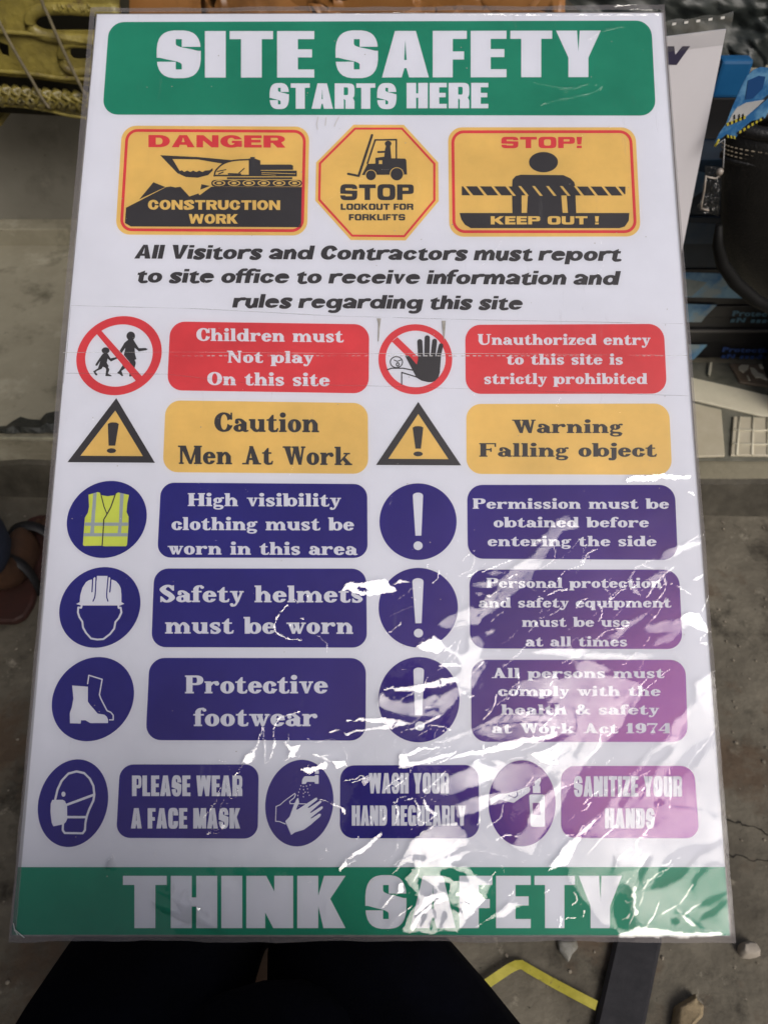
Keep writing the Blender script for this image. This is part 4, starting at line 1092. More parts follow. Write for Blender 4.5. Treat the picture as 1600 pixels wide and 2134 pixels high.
# finer creases running up to the right, bright and dark
for k in range(230):
    x, y = rng.uniform(790, 1470), rng.uniform(1150, 1930)
    a = rng.normal(.62 if x < 1180 else .85, .22)
    l = rng.uniform(8, 46)
    bend = rng.normal(0, .25)
    scratch([(x, y), (x + l * math.cos(a), y - l * math.sin(a)), (x + 1.9 * l * math.cos(a + bend), y - 1.9 * l * math.sin(a + bend))], rng.uniform(.8, 2.0), rng.choice([0, 0, 1, 1.6, 2, 2]))
on = LEVEL > 0
# tilt field
nx1, ny1 = fnoise(PX / 34, PY / 34, 101, 4), fnoise(PX / 34, PY / 34, 111, 4)
nx2, ny2 = fnoise(PX / 7, PY / 5, 121, 3), fnoise(PX / 7, PY / 5, 131, 3)
low_ = np.clip((PY - 950) / 500, 0, 1)
bx = TX + .042 * nx1 + .012 * nx2
by = TY + .042 * ny1 + .012 * ny2
# away from the gleams the film stays clear of the bright patch
lim = .172
push = np.clip(lim - flatd, 0, None)
ux, uy = TX / (flatd + 1e-6), TY / (flatd + 1e-6)
dx = -ux * push * 1.05 + (.018 + .016 * low_) * nx1 + .006 * nx2
dy = -uy * push * 1.05 + (.018 + .016 * low_) * ny1 + .006 * ny2
tx = np.where(on, bx, dx)
ty = np.where(on, by, dy)
# gentle real relief: film stands a little off the board, puffed where it creases
def blur(a, n):
    for _ in range(n):
        a = (np.roll(a, 1, 0) + np.roll(a, -1, 0) + np.roll(a, 1, 1) + np.roll(a, -1, 1) + 4 * a) / 8
    return a
puff = blur(on.astype(float), 14)
edge = np.minimum(np.minimum(uu, 1 - uu) * NXF, np.minimum(vv_, 1 - vv_) * NYF)
sink = np.clip(edge / 14, 0, 1)
FZ = .0006 + sink * (.0006 + .0010 * puff + .0004 * (1 + nx1) * low_)
dzu, dzv = np.gradient(FZ, axis=1), np.gradient(FZ, axis=0)
tx = tx + dzu / np.gradient(FX, axis=1)
ty = ty + dzv / np.gradient(FY, axis=0)
big = fnoise(PX / 90, PY / 90, 141, 3)
soft = np.clip((blur(on.astype(float), 3) - .5) * 2, .12, 1)
soft = np.where(LEVEL >= 1.5, np.maximum(soft, .6), soft)
gloss = np.where(LEVEL >= 1.9, 1.3 + .5 * big, np.where(LEVEL >= 1, .29 + .36 * np.clip(LEVEL - 1, 0, 1) + .24 * big, LEVEL))
gloss = np.where(on, np.clip(gloss * (1 + .25 * nx2 + .3 * ny1), .03, 2) * soft, .35)
hem = np.clip(1 - np.minimum(np.minimum(uu * NXF / 5.5, (1 - uu) * NXF / 4.5), np.minimum(vv_ * NYF / 6, (1 - vv_) * NYF / 6)), 0, 1) > 0
me = bpy.data.meshes.new('film_sleeve')
nv = NXF * NYF
me.vertices.add(nv)
co = np.stack([FX, FY, FZ], -1).astype(np.float32).reshape(-1)
me.vertices.foreach_set('co', co)
ii = np.arange(nv).reshape(NYF, NXF)
qd = np.stack([ii[1:, :-1], ii[1:, 1:], ii[:-1, 1:], ii[:-1, :-1]], -1).reshape(-1)
nq = len(qd) // 4
me.loops.add(nq * 4)
me.loops.foreach_set('vertex_index', qd.astype(np.int32))
me.polygons.add(nq)
me.polygons.foreach_set('loop_start', (np.arange(nq) * 4).astype(np.int32))
me.polygons.foreach_set('use_smooth', np.ones(nq, bool))
me.update(calc_edges=True)
at = me.attributes.new('tilt', 'FLOAT_VECTOR', 'POINT')
at.data.foreach_set('vector', np.stack([tx, ty, np.zeros_like(tx)], -1).astype(np.float32).reshape(-1))
at = me.attributes.new('gloss', 'FLOAT', 'POINT')
at.data.foreach_set('value', gloss.astype(np.float32).reshape(-1))
at = me.attributes.new('hem', 'FLOAT', 'POINT')
at.data.foreach_set('value', hem.astype(np.float32).reshape(-1))

def film_material():
    m = bpy.data.materials.new('clear_film')
    m.use_nodes = True
    N, L = m.node_tree.nodes, m.node_tree.links
    N.remove(N['Principled BSDF'])
    out = N['Material Output']
    at, ag, ah = [N.new('ShaderNodeAttribute') for _ in range(3)]
    at.attribute_name, ag.attribute_name, ah.attribute_name = 'tilt', 'gloss', 'hem'
    vt = N.new('ShaderNodeVectorTransform')
    vt.vector_type, vt.convert_from, vt.convert_to = 'VECTOR', 'OBJECT', 'WORLD'
    L.new(at.outputs['Vector'], vt.inputs[0])
    ge = N.new('ShaderNodeNewGeometry')
    ad = N.new('ShaderNodeVectorMath'); ad.operation = 'ADD'
    L.new(ge.outputs['Normal'], ad.inputs[0]); L.new(vt.outputs[0], ad.inputs[1])
    no = N.new('ShaderNodeVectorMath'); no.operation = 'NORMALIZE'
    L.new(ad.outputs[0], no.inputs[0])
    gl = N.new('ShaderNodeBsdfGlossy')
    gl.inputs['Roughness'].default_value = .03
    gl.inputs['Color'].default_value = (1, 1, 1, 1)
    L.new(no.outputs[0], gl.inputs['Normal'])
    tr = N.new('ShaderNodeBsdfTransparent')
    tr.inputs[0].default_value = (.97, .97, .975, 1)
    fr = N.new('ShaderNodeFresnel'); fr.inputs['IOR'].default_value = 1.5
    mu = N.new('ShaderNodeMath'); mu.operation = 'MULTIPLY'; mu.inputs[1].default_value = FILM_R
    L.new(fr.outputs[0], mu.inputs[0])
    mg = N.new('ShaderNodeMath'); mg.operation = 'MULTIPLY'; mg.use_clamp = True
    L.new(mu.outputs[0], mg.inputs[0]); L.new(ag.outputs['Fac'], mg.inputs[1])
    mx = N.new('ShaderNodeMixShader')
    L.new(mg.outputs[0], mx.inputs[0]); L.new(tr.outputs[0], mx.inputs[1]); L.new(gl.outputs[0], mx.inputs[2])
    # handling scuffs: a thin milky veil in streaks
    tc = N.new('ShaderNodeTexCoord')
    mp = N.new('ShaderNodeMapping'); mp.inputs['Scale'].default_value = (70, 9, 1); mp.inputs['Rotation'].default_value = (0, 0, .25)
    L.new(tc.outputs['Object'], mp.inputs[0])
    nz = N.new('ShaderNodeTexNoise'); nz.inputs['Scale'].default_value = 1.6; nz.inputs['Detail'].default_value = 8; nz.inputs['Roughness'].default_value = .75
    L.new(mp.outputs[0], nz.inputs['Vector'])
    n2 = N.new('ShaderNodeTexNoise'); n2.inputs['Scale'].default_value = 7; n2.inputs['Detail'].default_value = 3
    L.new(tc.outputs['Object'], n2.inputs['Vector'])
    mr = N.new('ShaderNodeMapRange'); mr.inputs['From Min'].default_value = .6; mr.inputs['From Max'].default_value = .82; mr.inputs['To Max'].default_value = .3
    L.new(nz.outputs['Fac'], mr.inputs['Value'])
    m2 = N.new('ShaderNodeMapRange'); m2.inputs['From Min'].default_value = .48; m2.inputs['From Max'].default_value = .68
    L.new(n2.outputs['Fac'], m2.inputs['Value'])
    ms = N.new('ShaderNodeMath'); ms.operation = 'MULTIPLY_ADD'; ms.inputs[2].default_value = .012
    L.new(mr.outputs[0], ms.inputs[0]); L.new(m2.outputs[0], ms.inputs[1])
    mh = N.new('ShaderNodeMath'); mh.operation = 'MULTIPLY_ADD'; mh.inputs[1].default_value = .42; mh.use_clamp = True
    L.new(ah.outputs['Fac'], mh.inputs[0]); L.new(ms.outputs[0], mh.inputs[2])
    df = N.new('ShaderNodeBsdfDiffuse'); df.inputs[0].default_value = (.30, .29, .29, 1)
    cm_ = N.new('ShaderNodeMix'); cm_.data_type = 'RGBA'
    cm_.inputs['A'].default_value = (.8, .8, .82, 1); cm_.inputs['B'].default_value = (.22, .205, .21, 1)
    L.new(ah.outputs['Fac'], cm_.inputs['Factor']); L.new(cm_.outputs['Result'], df.inputs[0])
    m3 = N.new('ShaderNodeMixShader')
    L.new(mh.outputs[0], m3.inputs[0]); L.new(mx.outputs[0], m3.inputs[1]); L.new(df.outputs[0], m3.inputs[2])
    L.new(m3.outputs[0], out.inputs[0])
    return m
FILM_R = 2.0
film = link_mesh('film_sleeve', me, film_material(), sign)
film['label'] = 'crinkled clear plastic sleeve with bright gleams low on the right'

# sticky tape band across the middle and the seam of the sleeve
def thin(path, w, z, mp=ident):
    return [('+', h[1]) for h in line(path, w, mp)]
def veil(name, col, fac):
    m = bpy.data.materials.new(name); m.use_nodes = True
    N, L = m.node_tree.nodes, m.node_tree.links
    N.remove(N['Principled BSDF'])
    tr, df, mx = N.new('ShaderNodeBsdfTransparent'), N.new('ShaderNodeBsdfDiffuse'), N.new('ShaderNodeMixShader')
    df.inputs[0].default_value = (*col, 1)
    tc, nz, mr = N.new('ShaderNodeTexCoord'), N.new('ShaderNodeTexNoise'), N.new('ShaderNodeMapRange')
    nz.inputs['Scale'].default_value = 18; nz.inputs['Detail'].default_value = 5
    mr.inputs['From Min'].default_value = .38; mr.inputs['From Max'].default_value = .66; mr.inputs['To Max'].default_value = fac
    L.new(tc.outputs['Object'], nz.inputs['Vector']); L.new(nz.outputs['Fac'], mr.inputs['Value']); L.new(mr.outputs[0], mx.inputs[0])
    L.new(tr.outputs[0], mx.inputs[1]); L.new(df.outputs[0], mx.inputs[2]); L.new(mx.outputs[0], N['Material Output'].inputs[0])
    return m
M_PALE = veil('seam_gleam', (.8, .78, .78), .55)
M_SEAM = veil('tape_line', (.25, .24, .24), .7)
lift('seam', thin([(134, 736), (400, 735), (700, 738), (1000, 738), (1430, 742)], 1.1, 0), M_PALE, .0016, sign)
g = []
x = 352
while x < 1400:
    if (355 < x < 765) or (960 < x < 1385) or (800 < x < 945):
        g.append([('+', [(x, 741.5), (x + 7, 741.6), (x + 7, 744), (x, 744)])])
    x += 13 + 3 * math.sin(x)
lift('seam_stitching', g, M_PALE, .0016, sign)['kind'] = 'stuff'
lift('tape_edge', thin([(150, 638), (420, 645), (700, 660), (1000, 668), (1420, 676)], 1.0, 0), M_SEAM, .0016, sign)
lift('tape_edge', thin([(140, 779), (350, 781), (520, 800), (800, 806), (1432, 826)], .9, 0), M_SEAM, .0016, sign)
lift('tape_edge', thin([(150, 638), (141, 738), (134, 800)], 1.0, 0), M_SEAM, .0016, sign)
M_DIRT = mat('trapped_dirt', (.30, .28, .24), .8, (.45, .43, .4), 150)
lift('dirt_streak', [('+', [(785, 664), (794, 664), (792, 676), (789, 712), (787, 712), (788, 676)])], M_DIRT, .0007, sign)
lift('dirt_streak', [('+', [(920, 669), (928, 669), (927, 690), (925, 712), (922, 690)])], M_DIRT, .0007, sign)
for pth in ([(663, 245), (660, 260), (662, 270)], [(680, 246), (678, 262)], [(706, 245), (700, 256), (697, 264)]):
    lift('dirt_streak', thin(pth, 2.2, 0), mat('trapped_dust', (.6, .59, .6), .8), .0007, sign)
g = []
for k in range(110):
    x, y = rng.uniform(120, 1430), rng.uniform(60, 1900)
    r_ = rng.uniform(.6, 1.5)
    g.append([('+', sup(x, y, r_, r_ * rng.uniform(.6, 1), 2, 6))])
lift('dust_specks', g, M_DIRT, .0008, sign)['kind'] = 'stuff'
# curled film corner folds at the lower left
bm = bmesh.new()
for pth in ([(31, 1922), (34, 1937), (40, 1946)], [(34, 1935), (46, 1946), (54, 1952)]):
    tube(bm, [(*onb(*p), .0022) for p in pth], .0004, 6)
bm_obj('corner_fold', bm, mat('film_fold', (.55, .57, .56), .15, coat=1), sign, True)
# ---------------------------------------------------------------- ground, step, wall
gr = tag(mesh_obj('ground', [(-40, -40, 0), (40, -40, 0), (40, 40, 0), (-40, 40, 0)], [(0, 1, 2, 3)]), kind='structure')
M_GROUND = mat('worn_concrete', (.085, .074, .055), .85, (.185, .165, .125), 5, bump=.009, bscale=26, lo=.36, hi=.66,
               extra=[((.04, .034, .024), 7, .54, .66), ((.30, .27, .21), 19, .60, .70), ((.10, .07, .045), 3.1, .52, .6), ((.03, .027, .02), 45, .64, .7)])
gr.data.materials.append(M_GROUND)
STEP_Z = .15
a0, a1 = on_z(-60, 915, STEP_Z), on_z(1660, 958, STEP_Z)
dirx = (a1 - a0).normalized()
nrm = V((-dirx.y, dirx.x, 0))
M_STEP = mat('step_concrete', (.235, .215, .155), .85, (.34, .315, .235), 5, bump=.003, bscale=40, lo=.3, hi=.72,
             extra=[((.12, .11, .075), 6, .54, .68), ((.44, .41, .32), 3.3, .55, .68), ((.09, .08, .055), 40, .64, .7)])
f0, f1 = a0 - dirx * 3, a1 + dirx * 3
q = [f0, f1, f1 + nrm * 3, f0 + nrm * 3]
bm = bmesh.new()
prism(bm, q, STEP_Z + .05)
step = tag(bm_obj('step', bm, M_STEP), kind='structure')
# darker uneven band along the foot of the riser
M_RISER = mat('riser_render', (.13, .12, .09), .8, (.20, .185, .145), 9, bump=.003, extra=[((.05, .045, .035), 5, .5, .66)])
pts = []
t = 0.
rr = random.Random(4)
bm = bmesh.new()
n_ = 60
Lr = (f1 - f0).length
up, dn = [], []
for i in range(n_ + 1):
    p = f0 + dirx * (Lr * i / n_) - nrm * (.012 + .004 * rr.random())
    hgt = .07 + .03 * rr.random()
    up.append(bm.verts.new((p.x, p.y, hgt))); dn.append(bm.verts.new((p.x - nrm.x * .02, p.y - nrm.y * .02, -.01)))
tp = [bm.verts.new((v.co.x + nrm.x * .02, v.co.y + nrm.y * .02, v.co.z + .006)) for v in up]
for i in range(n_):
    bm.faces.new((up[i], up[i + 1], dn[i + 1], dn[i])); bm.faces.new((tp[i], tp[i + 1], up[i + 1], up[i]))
o = bm_obj('riser_foot_band', bm, mat('riser_foot_band', (.045, .04, .03), .6, (.10, .09, .07), 14, bump=.003), step)
# second low step + wall behind
b0, b1 = on_z(-60, 512, STEP_Z), on_z(1660, 545, STEP_Z)
y2 = b0.y
bm = bmesh.new()
bm_box(bm, -4, 4, y2, y2 + 2.4, 0, STEP_Z + .05, .004)
tag(bm_obj('upper_step', bm, M_STEP), kind='structure')
bm = bmesh.new()
bm_box(bm, -4, 4, y2 + .05, y2 + .13, STEP_Z + .048, STEP_Z + .40, .004)
M_PANEL = mat('grey_paint', (.19, .18, .15), .55, (.24, .23, .195), 4, bump=.0008, bscale=12, extra=[((.11, .10, .08), 3.4, .5, .7), ((.27, .255, .21), 9, .6, .7), ((.09, .08, .06), 60, .66, .7)])
tag(bm_obj('wall', bm, M_PANEL), kind='structure')
tag(mesh_obj('added_shade_wall', [(-1.45, -1.5, 0), (-1.45, 3.1, 0), (-1.45, 3.1, 2.4), (-1.45, -1.5, 2.4)], [(0, 1, 2, 3)], mat('shade_wall_dark', (.05, .045, .04), .9, (.08, .07, .06), 3)), kind='structure')  # unseen wall added to darken the ground at the left
tag(mesh_obj('back_wall', [(-4, 3.1, 0), (4, 3.1, 0), (4, 3.1, 2.4), (-4, 3.1, 2.4)], [(0, 1, 2, 3)], mat('dark_wall', (.05, .045, .035), .9, (.09, .08, .06), 3)), kind='structure')

# broken tiles let into the step (pieces of crazy paving)
M_TILE = mat('cream_tile', (.62, .58, .44), .45, (.72, .67, .52), 12, bump=.0008, bscale=60, extra=[((.5, .46, .34), 22, .6, .8)])
M_TILE2 = mat('beige_tile', (.48, .43, .31), .55, (.58, .53, .41), 9, bump=.0012, bscale=50)
M_BROWN = mat('brown_tile', (.17, .125, .085), .5, (.22, .17, .12), 20)
M_MORTAR = mat('mortar', (.10, .10, .075), .9, (.17, .165, .13), 14, bump=.004, bscale=60)
def flat_px(name, pts, z, m, parent, dz=.006, label=None):
    bm = bmesh.new()
    prism(bm, [on_z(x, y, z) for x, y in pts], dz)
    o = bm_obj(name, bm, m, parent)
    o.modifiers.new('b', 'BEVEL').width = .0012
    if label: o['label'] = label
    return o
flat_px('mortar_bed', [(1300, 752), (1760, 760), (1780, 962), (1340, 958)], STEP_Z + .004, M_MORTAR, step, .003)
flat_px('tile', [(1425, 783), (1480, 795), (1540, 809), (1600, 824), (1680, 842), (1680, 885), (1600, 869), (1520, 850), (1425, 828)], STEP_Z + .011, M_TILE, step, label='long cream offcut of tile running across the step')
flat_px('tile', [(1420, 833), (1470, 846), (1502, 853), (1506, 900), (1510, 949), (1425, 952)], STEP_Z + .011, M_TILE2, step, label='plain beige tile at the step edge')
tg = flat_px('tile', [(1528, 867), (1600, 870), (1700, 874), (1712, 950), (1522, 948)], STEP_Z + .010, M_TILE2, step, label='beige tile with a raised grid')
for q_ in ([(1540, 868, 1534, 948)], [(1568, 869, 1566, 948)], [(1598, 870, 1600, 948)], [(1630, 871, 1634, 949)], [(1526, 896, 1700, 899)], [(1524, 925, 1706, 928)]):
    x0_, y0_, x1_, y1_ = q_[0]
    bm = bmesh.new()
    tube(bm, [on_z(x0_, y0_, STEP_Z + .0105), on_z((x0_ + x1_) / 2, (y0_ + y1_) / 2, STEP_Z + .0108), on_z(x1_, y1_, STEP_Z + .0105)], .0028, 6)
    o = bm_obj('rib', bm, M_TILE, step, True)
flat_px('tile', [(1519, 757), (1700, 762), (1700, 818), (1640, 812), (1590, 803), (1541, 796), (1530, 775)], STEP_Z + .010, M_BROWN, step, label='brown and cream mosaic tile under the shoe boxes')
for pl in ([(1543, 759), (1560, 760), (1558, 768), (1549, 776), (1540, 770), (1538, 764)], [(1562, 764), (1572, 767), (1580, 776), (1590, 779), (1600, 792), (1585, 786), (1574, 786), (1566, 776)],
           [(1580, 758), (1598, 759), (1594, 768), (1584, 766)], [(1602, 764), (1625, 768), (1640, 784), (1618, 780)], [(1555, 780), (1558, 781), (1563, 792), (1559, 791)], [(1603, 786), (1630, 792), (1640, 806), (1610, 800)]):
    flat_px('mosaic_chip', pl, STEP_Z + .013, M_TILE, step, .004)
flat_px('chip', [(1478, 754), (1484, 754), (1482, 770), (1479, 783), (1475, 778), (1476, 764)], STEP_Z + .012, M_TILE, step, .006, label='thin upright sliver of cream tile')
# left edge of step: added sheet standing for a dark hollow, pale lip
rr = random.Random(9)
top_ = [(-80, 892), (0, 889), (14, 888), (28, 876), (44, 869), (60, 873), (84, 874), (96, 862), (116, 857), (150, 855), (300, 850)]
bm = bmesh.new()
r0 = [bm.verts.new(on_z(x, y + rr.uniform(-1, 1), STEP_Z + .005)) for x, y in top_]
r1 = [bm.verts.new(on_z(x, (y + 905) / 2 + rr.uniform(-4, 4), STEP_Z + .012 + rr.uniform(0, .012))) for x, y in top_]
r2 = [bm.verts.new(on_z(x, 903 + rr.uniform(-1, 1), STEP_Z + .006)) for x, y in top_]
for A_, B_ in ((r0, r1), (r1, r2)):
    for i in range(len(top_) - 1): bm.faces.new((A_[i], A_[i + 1], B_[i + 1], B_[i]))
tag(bm_obj('hollow_strip', bm, mat('hollow_black', (.018, .02, .018), .5, (.04, .042, .036), 60, bump=.002), None, False), 'added dark strip standing for a broken hollow along the left edge of the step', 'dark strip')
bm = bmesh.new()
tube(bm, [on_z(-70, 911, STEP_Z), on_z(40, 913, STEP_Z), on_z(120, 914, STEP_Z), on_z(300, 918, STEP_Z)], .0045, 8)
bm_obj('nosing', bm, mat('pale_nosing', (.36, .34, .24), .7, (.2, .19, .14), 40), step, True)

# ---------------------------------------------------------------- things lying on the ground
def stone(name, pts, z, hgt, m, label):
    c = sum((on_z(x, y, z) for x, y in pts), V()) / len(pts)
    bm = bmesh.new()
    P = [on_z(x, y, z) for x, y in pts]
    lo_ = [bm.verts.new((p.x, p.y, 0.0)) for p in P]
    mi = [bm.verts.new(c + (p - c) * 1.02 + V((0, 0, hgt * .35))) for p in P]
    hi = [bm.verts.new(c + (p - c) * .72 + V((0, 0, hgt * (.8 + .3 * rr.random())))) for p in P]
    n = len(P)
    for A_, B_ in ((lo_, mi), (mi, hi)):
        for i in range(n): bm.faces.new((A_[i], A_[(i + 1) % n], B_[(i + 1) % n], B_[i]))
    bm.faces.new(hi)
    o = bm_obj(name, bm, m, None, True)
    sb = o.modifiers.new('b', 'BEVEL'); sb.width = .0025; sb.segments = 3
    return tag(o, label, 'stone')
stone('pebble', [(1538, 1968), (1552, 1963), (1568, 1965), (1578, 1984), (1580, 1994), (1562, 1998), (1545, 1996), (1536, 1984)], .003, .02, mat('pale_pebble', (.34, .30, .25), .8, (.42, .38, .32), 30, bump=.001), 'small pale square-cornered stone on the ground by the sign\'s right corner')
stone('rock_chip', [(1398, 2134), (1404, 2098), (1430, 2082), (1445, 2072), (1448, 2085), (1462, 2095), (1460, 2120), (1440, 2140), (1425, 2165), (1400, 2165)], .003, .02, mat('tan_stone', (.22, .17, .10), .9, (.32, .25, .15), 30, bump=.003), 'rough tan stone at the lower right of the ground')
stone('pale_chip', [(1160, 1960), (1200, 1958), (1204, 1975), (1190, 1990), (1184, 2006), (1174, 1994), (1164, 1982)], .003, .008, mat('chalk', (.3, .3, .28), .9, (.16, .15, .12), 50), 'small whitish chip on the ground just below the sign')
# yellow strapping band
bm = bmesh.new()
mid = [(985, 2072), (1010, 2053), (1060, 2019), (1076, 2011), (1087, 2010), (1100, 2018), (1150, 2047), (1200, 2074), (1242, 2096)]
ctr = [on_z(x, y, .012) for x, y in mid]
for sgn in (0,):
    a_, b_ = [], []
    for i, p in enumerate(ctr):
        t_ = (ctr[min(i + 1, len(ctr) - 1)] - ctr[max(i - 1, 0)]).normalized()
        s_ = V((-t_.y, t_.x, 0)) * .0062
        a_.append((p + s_ + V((0, 0, .002 * math.sin(i))), p - s_))
    vt = [(bm.verts.new(a), bm.verts.new(b), bm.verts.new(b - V((0, 0, .0012))), bm.verts.new(a - V((0, 0, .0012)))) for a, b in a_]
    for A_, B_ in zip(vt, vt[1:]):
        for k in range(4): bm.faces.new((A_[k], A_[(k + 1) % 4], B_[(k + 1) % 4], B_[k]))
    bm.faces.new(vt[0]); bm.faces.new(vt[-1][::-1])
tag(bm_obj('strapping_band', bm, mat('yellow_band', (.36, .32, .03), .45, (.5, .44, .06), 40, extra=[((.16, .13, .06), 55, .6, .68)])), 'bent yellow plastic packing strap lying on the concrete below the sign', 'packing strap')
bm = bmesh.new()  # flat black strip added as a painted shadow on the concrete
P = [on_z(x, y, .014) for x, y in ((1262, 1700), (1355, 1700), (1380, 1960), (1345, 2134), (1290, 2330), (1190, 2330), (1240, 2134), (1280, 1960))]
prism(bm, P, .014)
o = bm_obj('shadow_strip', bm, mat('shadow_black', (.012, .012, .016), .75, (.022, .021, .026), 30, bump=.001))
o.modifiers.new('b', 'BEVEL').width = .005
tag(o, 'wide black strip standing in for a shadow, running out from under the right half of the sign', 'shadow strip')
# hairline cracks and dark seams in the concrete
M_CR = mat('crack', (.02, .017, .012), .9)
for pth, w_ in (([(1296, 1968), (1300, 2000), (1288, 2040), (1300, 2070), (1286, 2134)], .0009), ([(1480, 1706), (1530, 1714), (1560, 1722), (1600, 1738), (1640, 1760)], .0014), ([(1512, 1780), (1560, 1790), (1610, 1796)], .0012)):
    rr = random.Random(len(pth) * 7 + int(pth[0][0]))
    C_ = [V(on_z(x, y, .0012)) for x, y in cr([(float(a), float(b)) for a, b in pth], 6)]
    bm = bmesh.new()
    prev = None
    for i, p in enumerate(C_):
        t_ = (C_[min(i + 1, len(C_) - 1)] - C_[max(i - 1, 0)]).normalized()
        s_ = V((-t_.y, t_.x, 0)) * w_ * (.3 + rr.random())
        j_ = V((rr.uniform(-1, 1), rr.uniform(-1, 1), 0)) * .003
        cur = (bm.verts.new(p + j_ + s_), bm.verts.new(p + j_ - s_))
        if prev: bm.faces.new((prev[0], prev[1], cur[1], cur[0]))
        prev = cur
    bm_obj('crack', bm, M_CR, gr)
# grit
bm = bmesh.new()
rr = random.Random(2)
for k in range(420):
    x, y = rr.uniform(.15, .95) if k % 3 else rr.uniform(-1., -.3), rr.uniform(-.05, 1.08)
    r_ = rr.uniform(.0012, .004)
    M_ = Matrix.Translation((x, y, r_ * .4)) @ Matrix.Rotation(rr.uniform(0, 6), 4, 'Z') @ Matrix.Diagonal((1, rr.uniform(.5, 1), .5, 1))
    bmesh.ops.create_icosphere(bm, subdivisions=1, radius=r_, matrix=M_)
tag(bm_obj('grit', bm, mat('grit', (.14, .12, .09), .9, (.32, .28, .22), 80)), 'loose grit scattered over the concrete ground', 'grit', kind='stuff')
# ---------------------------------------------------------------- second sign behind, at the right
yb = 1.15
Zs = V((0, -1, 0)); 
TRc = on_y(1512, 62, yb); BRc = on_y(1402, 332, yb)
dwn = (BRc - TRc).normalized()
rgt = (on_y(1512, 58, yb) - on_y(1386, 74, yb)).normalized()
up2 = -dwn
up2 = (up2 - rgt * up2.dot(rgt)).normalized()
nz2 = rgt.cross(up2).normalized()
M2 = Matrix(((rgt.x, up2.x, nz2.x, TRc.x), (rgt.y, up2.y, nz2.y, TRc.y), (rgt.z, up2.z, nz2.z, TRc.z), (0, 0, 0, 1)))
s2 = empty('white_sign', M=M2)
tag(s2, 'second white sign in clear wrap, half hidden behind the safety sign, one navy letter showing', 'sign')
HB = (TRc.z - STEP_Z) / up2.z - .012
bm = bmesh.new(); bm_box(bm, -.60, 0, -HB, 0, -.004, 0)
bm_obj('board', bm, mat('white_board', (.72, .70, .74), .35, (.76, .74, .78), 6), s2)
M2I = M2.inverted()
def on2(px, py):
    d = ray(px, py); o_ = CAMP
    s = (TRc - o_).dot(nz2) / d.dot(nz2)
    p = M2I @ (o_ + d * s)
    return (p.x, p.y)
lift('lettering', [('+', [(1352, 96), (1372, 96), (1376, 120), (1390, 96), (1404, 96), (1406, 114), (1421, 96), (1437, 96), (1409, 135), (1390, 135), (1387, 116), (1374, 135), (1356, 135)])], mat('navy_ink', (.035, .03, .07), .5), .0004, s2, fn=on2)
# its sleeve: a thin clear sheet standing proud along the top, with perforations
bm = bmesh.new()
n_ = 60
rows = []
for j, (yy, zz) in enumerate(((-.018, .0012), (-.012, .0016), (-.006, .004), (.0, .003), (.012, .001), (.020, .0005))):
    rows.append([bm.verts.new((-.60 + (.605) * i / n_, yy + (.0015 * math.sin(i * 1.7) if j > 3 else 0), zz + .0022 * (.5 + .5 * math.sin(i * .9 + j)) * (1 if 0 < j < 5 else 0))) for i in range(n_ + 1)])
for A_, B_ in zip(rows, rows[1:]):
    for i in range(n_): bm.faces.new((A_[i], A_[i + 1], B_[i + 1], B_[i]))
def simple_film(name, fac, diff, col=(.5, .5, .5), bump=.0):
    m = bpy.data.materials.new(name); m.use_nodes = True
    N, L = m.node_tree.nodes, m.node_tree.links
    N.remove(N['Principled BSDF'])
    tr, gl, df = N.new('ShaderNodeBsdfTransparent'), N.new('ShaderNodeBsdfGlossy'), N.new('ShaderNodeBsdfDiffuse')
    gl.inputs['Roughness'].default_value = .08; df.inputs[0].default_value = (*col, 1)
    a, b = N.new('ShaderNodeMixShader'), N.new('ShaderNodeMixShader')
    a.inputs[0].default_value = fac; b.inputs[0].default_value = diff
    L.new(tr.outputs[0], a.inputs[1]); L.new(gl.outputs[0], a.inputs[2]); L.new(a.outputs[0], b.inputs[1]); L.new(df.outputs[0], b.inputs[2])
    if bump:
        nz = N.new('ShaderNodeTexNoise'); nz.inputs['Scale'].default_value = 30; nz.inputs['Detail'].default_value = 4
        tc = N.new('ShaderNodeTexCoord'); L.new(tc.outputs['Object'], nz.inputs['Vector'])
        bu = N.new('ShaderNodeBump'); bu.inputs['Distance'].default_value = bump; L.new(nz.outputs['Fac'], bu.inputs['Height']); L.new(bu.outputs[0], gl.inputs['Normal'])
    L.new(b.outputs[0], N['Material Output'].inputs[0])
    return m
bm_obj('film_edge', bm, simple_film('thin_film', .10, .10, (.45, .46, .44)), s2, True)
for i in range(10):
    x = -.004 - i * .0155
    mesh_obj('perforation', [(x - .008, .0155, .0055), (x - .003, .0155, .0055), (x - .003, .0185, .0055), (x - .008, .0185, .0055)], [(0, 1, 2, 3)], mat('perforation_gleam', (.75, .74, .70), .4) if i == 0 else bpy.data.materials['perforation_gleam'], s2)

